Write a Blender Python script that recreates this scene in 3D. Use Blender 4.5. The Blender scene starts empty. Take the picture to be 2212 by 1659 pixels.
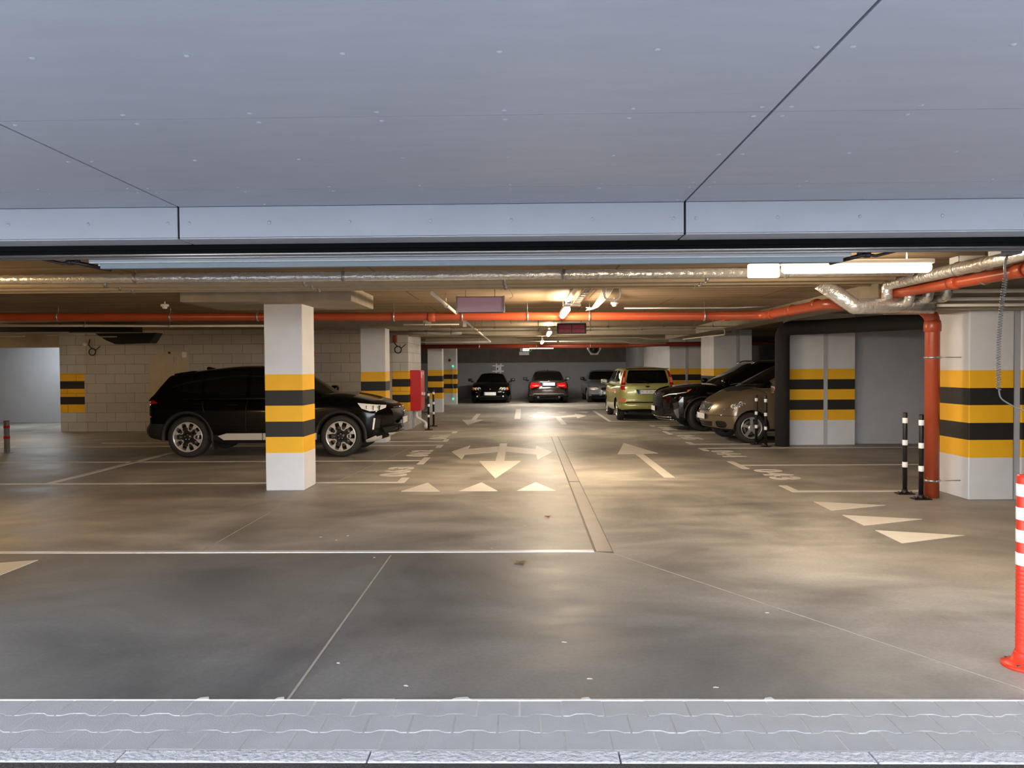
import bpy, bmesh, math, random
import numpy as np
from mathutils import Vector, Matrix
random.seed(7)
PI = math.pi
C = bpy.context.scene.collection
SC = bpy.context.scene

# ------------------------------------------------------------------ camera, world, exposure
F_PX, EYE = 1620.0, 1.55
d1 = Vector((27, 35.5, -F_PX)); d2 = Vector((27-1000, 28.7, -F_PX))
up = d2.cross(d1)
if up.y < 0: up.negate()
up.normalize(); fw = d1.normalized(); rt = fw.cross(up)
cam = bpy.data.cameras.new('camera'); cam.sensor_width = 36; cam.lens = 36*F_PX/2212
cam.clip_start = .05; cam.clip_end = 200
cam_ob = bpy.data.objects.new('camera', cam); C.objects.link(cam_ob)
M3 = Matrix((rt, fw, up))
cam_ob.matrix_world = Matrix.Translation((0, 0, EYE)) @ M3.to_4x4()
SC.camera = cam_ob
SC.view_settings.view_transform = 'Standard'; SC.view_settings.look = 'None'
SC.view_settings.exposure = 0.0; SC.view_settings.gamma = 1
SC.view_settings.use_curve_mapping = False
w = bpy.data.worlds.new('sky'); SC.world = w; w.use_nodes = True
bg = w.node_tree.nodes['Background']; _nt = w.node_tree
_tc = _nt.nodes.new('ShaderNodeTexCoord'); _sp = _nt.nodes.new('ShaderNodeSeparateXYZ'); _nt.links.new(_tc.outputs['Generated'], _sp.inputs[0])
_cr = _nt.nodes.new('ShaderNodeValToRGB'); _nt.links.new(_sp.outputs['Z'], _cr.inputs[0]); _nt.links.new(_cr.outputs[0], bg.inputs[0])
_cr.color_ramp.elements[0].position = .05; _cr.color_ramp.elements[0].color = (1.0, 1.02, 1.06, 1)
_cr.color_ramp.elements[1].position = .55; _cr.color_ramp.elements[1].color = (.17, .20, .25, 1)
bg.inputs[1].default_value = 10.5
sun = bpy.data.lights.new('sun', 'SUN'); sun.energy = 2.9; sun.angle = .02; sun.color = (.93, .96, 1.0)
sun_ob = bpy.data.objects.new('sun', sun); C.objects.link(sun_ob); sun_ob.rotation_euler = (math.radians(38), 0, math.radians(-12))
LAMP_W = 175.0
WARM = (1.0, .80, .56)

# ------------------------------------------------------------------ materials
def lin(c):
    out = []
    for v in c[:3]:
        v /= 255.0
        out.append(v/12.92 if v <= .04045 else ((v+.055)/1.055)**2.4)
    return (*out, 1)
def mat(name, col, rough=.5, metal=0, var=0, scale=6, bump=0, bscale=40, emit=None, es=0, coat=0, stretch=(1, 1, 1), spec=.5, alpha=1):
    m = bpy.data.materials.new(name); m.use_nodes = True
    nt = m.node_tree; b = nt.nodes['Principled BSDF']
    b.inputs['Roughness'].default_value = rough; b.inputs['Metallic'].default_value = metal
    b.inputs['Specular IOR Level'].default_value = spec
    if coat: b.inputs['Coat Weight'].default_value = coat; b.inputs['Coat Roughness'].default_value = .04
    c = lin(col)
    b.inputs['Base Color'].default_value = c
    m.diffuse_color = c
    if emit:
        b.inputs['Emission Color'].default_value = lin(emit); b.inputs['Emission Strength'].default_value = es
    tc = None
    def coords():
        t = nt.nodes.new('ShaderNodeTexCoord'); mp = nt.nodes.new('ShaderNodeMapping')
        mp.inputs['Scale'].default_value = stretch
        nt.links.new(t.outputs['Object'], mp.inputs[0]); return mp.outputs[0]
    if var or bump: tc = coords()
    if var:
        n = nt.nodes.new('ShaderNodeTexNoise'); n.inputs['Scale'].default_value = scale; n.inputs['Detail'].default_value = 6
        n.inputs['Roughness'].default_value = .65
        nt.links.new(tc, n.inputs['Vector'])
        r = nt.nodes.new('ShaderNodeMapRange'); r.inputs[1].default_value = .3; r.inputs[2].default_value = .7
        r.inputs[3].default_value = 1-var; r.inputs[4].default_value = 1+var*.6
        nt.links.new(n.outputs['Fac'], r.inputs[0])
        mx = nt.nodes.new('ShaderNodeVectorMath'); mx.operation = 'SCALE'; mx.inputs[0].default_value = c[:3]
        nt.links.new(r.outputs[0], mx.inputs['Scale']); nt.links.new(mx.outputs[0], b.inputs['Base Color'])
    if bump:
        n2 = nt.nodes.new('ShaderNodeTexNoise'); n2.inputs['Scale'].default_value = bscale; n2.inputs['Detail'].default_value = 5
        nt.links.new(tc, n2.inputs['Vector'])
        bp = nt.nodes.new('ShaderNodeBump'); bp.inputs['Strength'].default_value = bump; bp.inputs['Distance'].default_value = .02
        nt.links.new(n2.outputs['Fac'], bp.inputs['Height']); nt.links.new(bp.outputs[0], b.inputs['Normal'])
    return m

def striped_mat(name, base, var=.06, bricks=False):
    """painted concrete: five hazard bands from 0.48 m to 1.48 m, optional block joints under the paint"""
    m = mat(name, base, .62); nt = m.node_tree; b = nt.nodes['Principled BSDF']; L = nt.links.new
    g = nt.nodes.new('ShaderNodeNewGeometry'); s = nt.nodes.new('ShaderNodeSeparateXYZ'); L(g.outputs['Position'], s.inputs[0])
    r = nt.nodes.new('ShaderNodeMapRange'); r.inputs[1].default_value = 0; r.inputs[2].default_value = 2
    L(s.outputs['Z'], r.inputs[0])
    cr = nt.nodes.new('ShaderNodeValToRGB'); cr.color_ramp.interpolation = 'CONSTANT'
    el = cr.color_ramp.elements
    Y, K, W = lin((246, 186, 34)), lin((33, 31, 29)), lin(base)
    pts = [(0, W), (.24, Y), (.34, K), (.44, Y), (.54, K), (.64, Y), (.74, W)]
    el[0].position = 0; el[0].color = W; el[1].position = .24; el[1].color = Y
    for p, c in pts[2:]:
        e = el.new(p); e.color = c
    L(r.outputs[0], cr.inputs[0])
    n = nt.nodes.new('ShaderNodeTexNoise'); n.inputs['Scale'].default_value = 3; n.inputs['Detail'].default_value = 8
    L(g.outputs['Position'], n.inputs['Vector'])
    mr = nt.nodes.new('ShaderNodeMapRange'); mr.inputs[1].default_value = .3; mr.inputs[2].default_value = .7; mr.inputs[3].default_value = 1-var; mr.inputs[4].default_value = 1+var*.5
    L(n.outputs['Fac'], mr.inputs[0])
    mx = nt.nodes.new('ShaderNodeVectorMath'); mx.operation = 'SCALE'
    L(cr.outputs[0], mx.inputs[0]); L(mr.outputs[0], mx.inputs['Scale']); last = mx.outputs[0]
    n2 = nt.nodes.new('ShaderNodeTexNoise'); n2.inputs['Scale'].default_value = 60; L(g.outputs['Position'], n2.inputs['Vector'])
    bp = nt.nodes.new('ShaderNodeBump'); bp.inputs['Strength'].default_value = .12; bp.inputs['Distance'].default_value = .01
    L(n2.outputs['Fac'], bp.inputs['Height']); L(bp.outputs[0], b.inputs['Normal'])
    if bricks:
        last = brick_nodes(nt, g, s, last, b, bp)
    L(last, b.inputs['Base Color'])
    return m
def brick_nodes(nt, g, s, last, b, bp_prev=None):
    L = nt.links.new
    add = nt.nodes.new('ShaderNodeMath'); add.operation = 'ADD'; L(s.outputs['X'], add.inputs[0]); L(s.outputs['Y'], add.inputs[1])
    nz = nt.nodes.new('ShaderNodeTexNoise'); nz.inputs['Scale'].default_value = 2.5; nz.inputs['Detail'].default_value = 4; L(g.outputs['Position'], nz.inputs['Vector'])
    cm = nt.nodes.new('ShaderNodeCombineXYZ'); L(add.outputs[0], cm.inputs['X']); L(s.outputs['Z'], cm.inputs['Y'])
    vm = nt.nodes.new('ShaderNodeVectorMath'); vm.operation = 'MULTIPLY_ADD'; L(nz.outputs['Color'], vm.inputs[0]); vm.inputs[1].default_value = (.03, .02, 0); L(cm.outputs[0], vm.inputs[2])
    br = nt.nodes.new('ShaderNodeTexBrick'); L(vm.outputs[0], br.inputs['Vector'])
    br.inputs['Scale'].default_value = 1; br.inputs['Brick Width'].default_value = .50; br.inputs['Row Height'].default_value = .245
    br.inputs['Mortar Size'].default_value = .006; br.inputs['Mortar Smooth'].default_value = .3
    br.inputs['Color1'].default_value = (1, 1, 1, 1); br.inputs['Color2'].default_value = (.88, .87, .85, 1); br.inputs['Mortar'].default_value = (.46, .42, .38, 1)
    br.offset = .45
    mm = nt.nodes.new('ShaderNodeVectorMath'); mm.operation = 'MULTIPLY'; L(last, mm.inputs[0]); L(br.outputs['Color'], mm.inputs[1])
    bp = nt.nodes.new('ShaderNodeBump'); bp.inputs['Strength'].default_value = .5; bp.inputs['Distance'].default_value = .01; bp.invert = True
    L(br.outputs['Fac'], bp.inputs['Height'])
    if bp_prev: L(bp_prev.outputs[0], bp.inputs['Normal'])
    L(bp.outputs[0], b.inputs['Normal'])
    return mm.outputs[0]

def floor_mat():
    m = mat('polished_concrete', (120, 112, 100), .3); nt = m.node_tree; b = nt.nodes['Principled BSDF']; L = nt.links.new
    g = nt.nodes.new('ShaderNodeNewGeometry')
    def noise(sc, stretch, det=6, ro=.6, dist=0):
        mp = nt.nodes.new('ShaderNodeMapping'); mp.inputs['Scale'].default_value = stretch; L(g.outputs['Position'], mp.inputs[0])
        n = nt.nodes.new('ShaderNodeTexNoise'); n.inputs['Scale'].default_value = sc; n.inputs['Detail'].default_value = det
        n.inputs['Roughness'].default_value = ro; n.inputs['Distortion'].default_value = dist; L(mp.outputs[0], n.inputs['Vector']); return n.outputs['Fac']
    a = noise(.55, (1, 1, 1), 5, .6, .8); c2 = noise(1.6, (.7, 1.6, 1), 4, .5, .4); c3 = noise(40, (1, 1, 1), 4)
    cr = nt.nodes.new('ShaderNodeValToRGB'); e = cr.color_ramp.elements
    e[0].position = .34; e[0].color = lin((140, 136, 130)); e[1].position = .66; e[1].color = lin((184, 178, 168))
    L(a, cr.inputs[0])
    mr = nt.nodes.new('ShaderNodeMapRange'); mr.inputs[1].default_value = .3; mr.inputs[2].default_value = .7; mr.inputs[3].default_value = .72; mr.inputs[4].default_value = 1.10
    L(c2, mr.inputs[0])
    mx = nt.nodes.new('ShaderNodeVectorMath'); mx.operation = 'SCALE'; L(cr.outputs[0], mx.inputs[0]); L(mr.outputs[0], mx.inputs['Scale'])
    mr2 = nt.nodes.new('ShaderNodeMapRange'); mr2.inputs[1].default_value = .3; mr2.inputs[2].default_value = .7; mr2.inputs[3].default_value = .9; mr2.inputs[4].default_value = 1.08
    L(c3, mr2.inputs[0])
    mx2 = nt.nodes.new('ShaderNodeVectorMath'); mx2.operation = 'SCALE'; L(mx.outputs[0], mx2.inputs[0]); L(mr2.outputs[0], mx2.inputs['Scale'])
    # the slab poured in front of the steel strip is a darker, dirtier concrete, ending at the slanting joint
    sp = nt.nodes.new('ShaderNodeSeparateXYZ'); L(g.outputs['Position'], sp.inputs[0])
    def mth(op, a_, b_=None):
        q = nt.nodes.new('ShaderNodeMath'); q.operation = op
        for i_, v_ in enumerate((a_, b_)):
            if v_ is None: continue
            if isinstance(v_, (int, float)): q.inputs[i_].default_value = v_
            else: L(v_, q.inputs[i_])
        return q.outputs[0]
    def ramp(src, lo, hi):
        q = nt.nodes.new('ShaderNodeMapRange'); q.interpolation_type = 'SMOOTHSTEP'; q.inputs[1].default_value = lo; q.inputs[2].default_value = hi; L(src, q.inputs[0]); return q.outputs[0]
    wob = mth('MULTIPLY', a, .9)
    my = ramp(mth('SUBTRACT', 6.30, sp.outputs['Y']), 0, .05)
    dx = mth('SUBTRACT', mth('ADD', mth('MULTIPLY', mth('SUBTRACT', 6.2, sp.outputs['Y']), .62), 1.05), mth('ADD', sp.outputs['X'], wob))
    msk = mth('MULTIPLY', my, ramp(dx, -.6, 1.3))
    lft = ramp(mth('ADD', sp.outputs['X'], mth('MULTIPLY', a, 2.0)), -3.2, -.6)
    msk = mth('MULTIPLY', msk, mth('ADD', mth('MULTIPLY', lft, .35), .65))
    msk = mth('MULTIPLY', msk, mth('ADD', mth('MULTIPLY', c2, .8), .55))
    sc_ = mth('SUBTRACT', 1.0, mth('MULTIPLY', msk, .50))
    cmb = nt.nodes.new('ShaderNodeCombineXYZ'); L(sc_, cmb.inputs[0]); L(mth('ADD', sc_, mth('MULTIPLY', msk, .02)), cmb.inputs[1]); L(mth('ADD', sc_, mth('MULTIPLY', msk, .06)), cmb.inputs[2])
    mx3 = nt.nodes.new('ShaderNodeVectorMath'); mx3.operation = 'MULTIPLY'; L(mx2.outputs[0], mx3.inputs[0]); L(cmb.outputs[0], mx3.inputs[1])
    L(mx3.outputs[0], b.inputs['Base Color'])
    rr = nt.nodes.new('ShaderNodeMapRange'); rr.inputs[1].default_value = .3; rr.inputs[2].default_value = .7; rr.inputs[3].default_value = .42; rr.inputs[4].default_value = .56; b.inputs['Specular IOR Level'].default_value = .24
    L(c2, rr.inputs[0]); L(rr.outputs[0], b.inputs['Roughness'])
    bp = nt.nodes.new('ShaderNodeBump'); bp.inputs['Strength'].default_value = .05; bp.inputs['Distance'].default_value = .01
    L(c3, bp.inputs['Height']); L(bp.outputs[0], b.inputs['Normal'])
    return m
def ceiling_mat():
    m = mat('board_marked_concrete', (150, 138, 120), .85); nt = m.node_tree; b = nt.nodes['Principled BSDF']; L = nt.links.new
    g = nt.nodes.new('ShaderNodeNewGeometry')
    mp = nt.nodes.new('ShaderNodeMapping'); mp.inputs['Scale'].default_value = (.35, 3, 1); mp.inputs['Rotation'].default_value = (0, 0, .0); L(g.outputs['Position'], mp.inputs[0])
    n = nt.nodes.new('ShaderNodeTexNoise'); n.inputs['Scale'].default_value = 2.2; n.inputs['Detail'].default_value = 8; n.inputs['Roughness'].default_value = .65; L(mp.outputs[0], n.inputs['Vector'])
    cr = nt.nodes.new('ShaderNodeValToRGB'); e = cr.color_ramp.elements
    e[0].position = .3; e[0].color = lin((124, 104, 80)); e[1].position = .7; e[1].color = lin((172, 150, 120)); L(n.outputs['Fac'], cr.inputs[0])
    # formwork board joints
    mp2 = nt.nodes.new('ShaderNodeMapping'); mp2.inputs['Location'].default_value = (.3, .2, 0); L(g.outputs['Position'], mp2.inputs[0])
    br = nt.nodes.new('ShaderNodeTexBrick'); L(mp2.outputs[0], br.inputs['Vector']); br.inputs['Scale'].default_value = 1
    br.inputs['Brick Width'].default_value = 2.5; br.inputs['Row Height'].default_value = 1.25; br.inputs['Mortar Size'].default_value = .012
    br.inputs['Color1'].default_value = (1, 1, 1, 1); br.inputs['Color2'].default_value = (.86, .85, .83, 1); br.inputs['Mortar'].default_value = (.45, .36, .28, 1)
    mm = nt.nodes.new('ShaderNodeVectorMath'); mm.operation = 'MULTIPLY'; L(cr.outputs[0], mm.inputs[0]); L(br.outputs['Color'], mm.inputs[1]); L(mm.outputs[0], b.inputs['Base Color'])
    return m

M = {}
M['floor'] = floor_mat(); M['ceil'] = ceiling_mat()
M['conc'] = mat('raw_concrete', (158, 148, 132), .8, var=.16, scale=4, bump=.25, bscale=18)
M['dark_conc'] = mat('dark_concrete', (104, 96, 86), .85, var=.2, scale=3, bump=.2, bscale=14)
M['stripe'] = striped_mat('striped_paint', (220, 221, 224))
M['stripe_block'] = striped_mat('striped_paint_on_blocks', (196, 194, 190), .1, True)
M['white_wall'] = mat('white_wall_paint', (182, 184, 190), .7, var=.07, scale=2, bump=.1, bscale=50)
M['grey_wall'] = mat('grey_wall_paint', (156, 156, 160), .7, var=.07, scale=2)
M['warm_wall'] = mat('bare_plaster', (196, 178, 148), .8, var=.12, scale=3)
m = mat('painted_block', (190, 182, 172), .75); g = m.node_tree.nodes.new('ShaderNodeNewGeometry'); s = m.node_tree.nodes.new('ShaderNodeSeparateXYZ')
m.node_tree.links.new(g.outputs['Position'], s.inputs[0]); rgb = m.node_tree.nodes.new('ShaderNodeRGB'); rgb.outputs[0].default_value = lin((190, 182, 172))
o_ = brick_nodes(m.node_tree, g, s, rgb.outputs[0], m.node_tree.nodes['Principled BSDF']); m.node_tree.links.new(o_, m.node_tree.nodes['Principled BSDF'].inputs['Base Color'])
M['block'] = m
M['soffit'] = mat('fibre_cement_grey', (163, 168, 179), .45, var=.06, scale=5, bump=.04, bscale=60, stretch=(.5, 2.5, 1))
M['black'] = mat('black_backing', (12, 12, 14), .7)
M['paint_white'] = mat('floor_marking_paint', (226, 220, 210), .5, var=.06, scale=9)
M['paver'] = mat('concrete_paver', (172, 174, 177), .85, var=.07, scale=5, bump=.12, bscale=140)
M['sand'] = mat('joint_sand', (204, 204, 200), .95, var=.12, scale=30)
M['kerb'] = mat('kerb_concrete', (198, 200, 206), .8, var=.14, scale=14, bump=.8, bscale=45)
M['asphalt'] = mat('dark_asphalt', (60, 54, 52), .9, var=.5, scale=60, bump=.8, bscale=90)
M['bounce_driveway'] = mat('pale_bounce_driveway', (206, 208, 212), .8, var=.08, scale=4)
M['joint'] = mat('joint_filler', (168, 162, 150), .7, var=.15, scale=10)
M['steel_strip'] = mat('painted_steel_strip', (224, 222, 220), .35, var=.08, scale=5)
M['drain'] = mat('drain_cover_steel', (142, 136, 127), .5, .15, var=.12, scale=3)
M['drain_edge'] = mat('drain_edge_dark', (84, 76, 66), .6)
M['orange'] = mat('orange_pvc', (172, 76, 46), .32, var=.06, scale=3)
M['red_pipe'] = mat('rust_red_pipe', (142, 56, 40), .4, var=.1, scale=3)
M['rubber_ins'] = mat('black_insulation', (38, 35, 34), .85, var=.15, scale=8, bump=.2, bscale=30)
M['foil'] = mat('aluminium_foil_wrap', (222, 220, 216), .26, .72, var=.06, scale=8, bump=.9, bscale=16)
M['galv'] = mat('galvanised_steel', (178, 178, 178), .35, .8, var=.08, scale=10)
M['dusty'] = mat('dusty_pipe', (172, 154, 126), .5, .2, var=.12, scale=5)
M['pvc_white'] = mat('white_conduit', (214, 208, 196), .5)
M['white_plastic'] = mat('white_plastic', (232, 232, 230), .4)
M['black_plastic'] = mat('black_plastic', (22, 20, 20), .45)
M['reflector'] = mat('white_reflector', (252, 252, 254), .35)
M['red_bollard'] = mat('red_bollard_plastic', (228, 58, 34), .4, var=.05, scale=8)
M['red_cab'] = mat('red_enamel', (198, 22, 22), .35)
M['gate_white'] = mat('gate_white_aluminium', (208, 214, 218), .4)
M['gate_teal'] = mat('gate_grey_profile', (112, 124, 132), .4, .2)
M['rubber'] = mat('gate_rubber_seal', (6, 7, 9), .6, spec=.06)
M['alu'] = mat('brushed_aluminium', (150, 150, 152), .3, .9, var=.1, scale=12, stretch=(.1, 5, 5))
M['lamp_glow'] = mat('lamp_diffuser', (255, 250, 240), .4, emit=(255, 226, 180), es=14)
M['sign_glow'] = mat('lit_emergency_sign', (255, 255, 250), .4, emit=(255, 255, 248), es=3.0)
M['led_pink'] = mat('led_panel_mauve', (198, 162, 178), .5, var=.05, scale=90)
M['led_red'] = mat('led_panel_red', (160, 62, 86), .5, var=.25, scale=30)
M['led_frame'] = mat('sign_dark_frame', (44, 26, 32), .5)
M['green_led'] = mat('green_indicator', (30, 190, 120), .4, emit=(40, 230, 140), es=2.5)
M['exit_green'] = mat('exit_sign_green', (30, 150, 110), .4, emit=(60, 200, 150), es=.8)
M['cable'] = mat('grey_cable', (104, 104, 104), .5)
M['leaf'] = mat('dry_leaf', (186, 146, 104), .8, var=.2, scale=30)
M['leaf2'] = mat('orange_leaf', (196, 92, 56), .8)
M['label_white'] = mat('label_paper', (232, 228, 222), .6)
M['ink'] = mat('black_ink', (30, 30, 30), .6)
M['tyre'] = mat('tyre_rubber', (44, 40, 37), .75, bump=.15, bscale=60)
M['rim'] = mat('silver_alloy', (206, 204, 202), .28, .75)
M['rim_bright'] = mat('machined_alloy', (226, 222, 218), .25, .6)
M['rim_dark'] = mat('black_alloy', (16, 15, 15), .35)
M['disc'] = mat('brake_disc_steel', (120, 112, 104), .35, .8)
M['glass'] = mat('dark_car_glass', (9, 10, 11), .04, spec=.6)
M['glass_green'] = mat('tinted_windscreen', (20, 26, 20), .05, spec=.7)
M['trim'] = mat('black_car_trim', (26, 24, 23), .6)
M['well'] = mat('wheel_well_black', (10, 9, 9), .9)
M['chrome'] = mat('chrome', (212, 212, 214), .12, .95)
M['daylight_gleam'] = mat('painted_daylight_reflection', (120, 128, 144), .15, .6)
M['silver_trim'] = mat('silver_trim_paint', (206, 198, 190), .4, .2)
M['head'] = mat('headlight_lens', (150, 147, 140), .16, .85, var=.3, scale=22, bump=.9, bscale=26)
M['head_w'] = mat('headlight_reflector', (248, 248, 246), .15, .1)
M['tail'] = mat('taillight_red', (196, 18, 22), .15, coat=.6)
M['tail_pale'] = mat('taillight_pale', (250, 120, 96), .2, coat=.5)
M['amber'] = mat('amber_lens', (236, 120, 36), .2)
M['plate'] = mat('plate_white', (250, 250, 248), .35)
M['plate_blue'] = mat('plate_blue_band', (90, 130, 190), .4)
M['car_black'] = mat('black_car_paint', (5, 5, 7), .1, coat=.12, spec=.3)
M['car_brown'] = mat('brown_black_car_paint', (58, 48, 46), .25, .3, coat=1)
M['car_black_gloss'] = mat('gloss_black_car_paint', (6, 6, 8), .08, coat=.5, spec=.5)
M['car_silver'] = mat('silver_car_paint', (128, 129, 132), .28, .45, coat=.8)
M['car_green'] = mat('lime_green_car_paint', (178, 178, 106), .3, .25, coat=.8)
M['car_bronze'] = mat('bronze_car_paint', (126, 110, 88), .3, .4, coat=.8)
M['yellow'] = mat('yellow_tape', (226, 186, 40), .5)
M['rust'] = mat('dark_bracket_steel', (88, 80, 72), .5, .6)

# ------------------------------------------------------------------ mesh helpers
def box(bm, x0, x1, y0, y1, z0, z1, bev=0, mi=0):
    vs = [bm.verts.new(p) for p in ((x0, y0, z0), (x1, y0, z0), (x1, y1, z0), (x0, y1, z0), (x0, y0, z1), (x1, y0, z1), (x1, y1, z1), (x0, y1, z1))]
    fs = [bm.faces.new([vs[i] for i in f]) for f in ((3, 2, 1, 0), (4, 5, 6, 7), (0, 1, 5, 4), (1, 2, 6, 5), (2, 3, 7, 6), (3, 0, 4, 7))]
    for f in fs: f.material_index = mi
    if bev:
        es = list({e for f in fs for e in f.edges})
        r = bmesh.ops.bevel(bm, geom=es, offset=bev, segments=2, affect='EDGES', profile=.5)
        for f in r['faces']: f.material_index = mi
def BM(): return bmesh.new()
def frame_of(d):
    a = Vector((0, 0, 1)) if abs(d.z) < .9 else Vector((1, 0, 0))
    u = d.cross(a).normalized(); return u, d.cross(u).normalized()
def fillet(pts, r, n=6):
    pts = [Vector(p) for p in pts]; out = [pts[0]]
    for i in range(1, len(pts)-1):
        a, b, c = pts[i-1], pts[i], pts[i+1]
        da, dc = (a-b), (c-b); k = min(r, da.length*.48, dc.length*.48)
        p, q = b+da.normalized()*k, b+dc.normalized()*k
        for j in range(n+1):
            t = j/n; out.append(p*(1-t)**2+b*2*t*(1-t)+q*t*t)
    out.append(pts[-1]); return out
def tube(bm, pts, r, n=12, cap=True, mi=0, rs=None):
    pts = [Vector(p) for p in pts]
    rings = []; u = None
    for i, p in enumerate(pts):
        d = (pts[min(i+1, len(pts)-1)]-pts[max(i-1, 0)]).normalized()
        if u is None: u, v = frame_of(d)
        else:
            u = (u-d*u.dot(d)).normalized(); v = d.cross(u)
        rr = rs[i] if rs else r
        rings.append([bm.verts.new(p+(u*math.cos(2*PI*k/n)+v*math.sin(2*PI*k/n))*rr) for k in range(n)])
    for a, b in zip(rings, rings[1:]):
        for k in range(n):
            f = bm.faces.new((a[k], a[(k+1) % n], b[(k+1) % n], b[k])); f.smooth = True; f.material_index = mi
    if cap:
        for rg in (rings[0][::-1], rings[-1]):
            f = bm.faces.new(rg); f.material_index = mi
def lathe(bm, prof, n=24, axis='z', loc=(0, 0, 0), mi=0, smooth=True, cap=True):
    rings = []
    for r, h in prof:
        ring = []
        for k in range(n):
            a = 2*PI*k/n
            if axis == 'z': p = (r*math.cos(a), r*math.sin(a), h)
            elif axis == 'y': p = (r*math.cos(a), h, r*math.sin(a))
            else: p = (h, r*math.cos(a), r*math.sin(a))
            ring.append(bm.verts.new(Vector(p)+Vector(loc)))
        rings.append(ring)
    for a, b in zip(rings, rings[1:]):
        for k in range(n):
            f = bm.faces.new((a[k], a[(k+1) % n], b[(k+1) % n], b[k])); f.smooth = smooth; f.material_index = mi
    for rg in ((rings[0], rings[-1]) if cap else ()):
        f = bm.faces.new(rg); f.material_index = mi
def prism(bm, poly, h0, h1, axis='z', mi=0):
    """polygon extruded along an axis: z -> (x,y), y -> (x,z), x -> (y,z)"""
    def P(p, h): return (p[0], p[1], h) if axis == 'z' else ((p[0], h, p[1]) if axis == 'y' else (h, p[0], p[1]))
    a = [bm.verts.new(P(p, h0)) for p in poly]; b = [bm.verts.new(P(p, h1)) for p in poly]
    fs = [bm.faces.new(a), bm.faces.new(b[::-1])]
    for i in range(len(poly)):
        j = (i+1) % len(poly); fs.append(bm.faces.new((a[j], a[i], b[i], b[j])))
    for f in fs: f.material_index = mi
def obj(name, bm, mats, parent=None, loc=None, keep=False):
    """link bm as one mesh object; with a parent the vertices are given in the parent's space unless loc (the parent's place) is passed"""
    bmesh.ops.recalc_face_normals(bm, faces=bm.faces)
    if loc is not None: bmesh.ops.translate(bm, verts=bm.verts, vec=-Vector(loc))
    me = bpy.data.meshes.new(name); bm.to_mesh(me)
    if not keep: bm.free()
    for mm in (mats if isinstance(mats, (list, tuple)) else [mats]): me.materials.append(M[mm] if isinstance(mm, str) else mm)
    o = bpy.data.objects.new(name, me); C.objects.link(o)
    if parent: o.parent = parent
    elif loc is not None: o.location = loc
    return o
def tag(o, label=None, cat=None, group=None, kind=None):
    if label: o['label'] = label
    if cat: o['category'] = cat
    if group: o['group'] = group
    if kind: o['kind'] = kind
    return o
def thing(name, label, cat, loc=(0, 0, 0), rz=0, group=None, kind=None):
    o = bpy.data.objects.new(name, None); C.objects.link(o); o.empty_display_size = .2
    o.location = loc; o.rotation_euler = (0, 0, rz); return tag(o, label, cat, group, kind)
def struct(name, bm, m, label=None, parent=None):
    o = obj(name, bm, m, parent); o['kind'] = 'structure'
    if label: o['label'] = label
    return o
def kids(o): return [c for c in o.children]
def copy_tree(o, parent=None):
    c = o.copy(); C.objects.link(c)
    if parent: c.parent = parent
    for ch in kids(o): copy_tree(ch, c)
    return c
def clone(o, loc, label, rz=None, group=None):
    c = copy_tree(o); c.location = loc; c['label'] = label
    if rz is not None: c.rotation_euler = (0, 0, rz)
    if group: c['group'] = group
    return c
def text_bm(s, w, h, depth=.004):
    """flat letters fitted to a w x h box in the xy plane, lower left at the origin"""
    cu = bpy.data.curves.new('t', 'FONT'); cu.body = s; cu.size = 1; cu.extrude = .01; cu.resolution_u = 4
    cu.offset = .032; cu.space_character = 1.22
    o = bpy.data.objects.new('t', cu); C.objects.link(o)
    dg = bpy.context.evaluated_depsgraph_get(); dg.update()
    me = bpy.data.meshes.new_from_object(o.evaluated_get(dg)); bm = BM(); bm.from_mesh(me)
    bpy.data.objects.remove(o); bpy.data.curves.remove(cu); bpy.data.meshes.remove(me)
    xs = [v.co.x for v in bm.verts]; ys = [v.co.y for v in bm.verts]
    x0, x1, y0, y1 = min(xs), max(xs), min(ys), max(ys)
    for v in bm.verts: v.co = Vector(((v.co.x-x0)/(x1-x0)*w, (v.co.y-y0)/(y1-y0)*h, (v.co.z/.02+.5)*depth))
    for f in bm.faces: f.material_index = 0; f.smooth = False
    return bm
def dup_mesh(o, loc, name=None, parent=None):
    c = o.copy(); C.objects.link(c); c.location = loc
    if parent: c.parent = parent
    return c

# ------------------------------------------------------------------ large structure
CE = 2.56                                    # underside of the slab
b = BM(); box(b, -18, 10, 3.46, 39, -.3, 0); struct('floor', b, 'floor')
b = BM(); box(b, -18, 10, 4.95, 39, CE, CE+.25); struct('ceiling', b, 'ceil')
b = BM(); box(b, -18, 10, 38.2, 38.5, 0, 1.80); struct('wall_back', b, 'grey_wall')
b = BM(); box(b, -18, 10, 38.12, 38.5, 1.80, CE); struct('wall_back_upper', b, 'dark_conc')
b = BM(); box(b, -18.3, -18, 3.4, 39, 0, CE); struct('wall_left', b, 'warm_wall')
b = BM(); box(b, 9.7, 10, 3.4, 39, 0, CE); struct('wall_right', b, 'white_wall')
b = BM(); box(b, -18, -3.75, 4.62, 5.0, 0, CE); struct('wall_front_left', b, 'white_wall')
b = BM(); box(b, 3.5, 10, 4.62, 5.0, 0, CE); struct('wall_front_right', b, 'white_wall')
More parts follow.
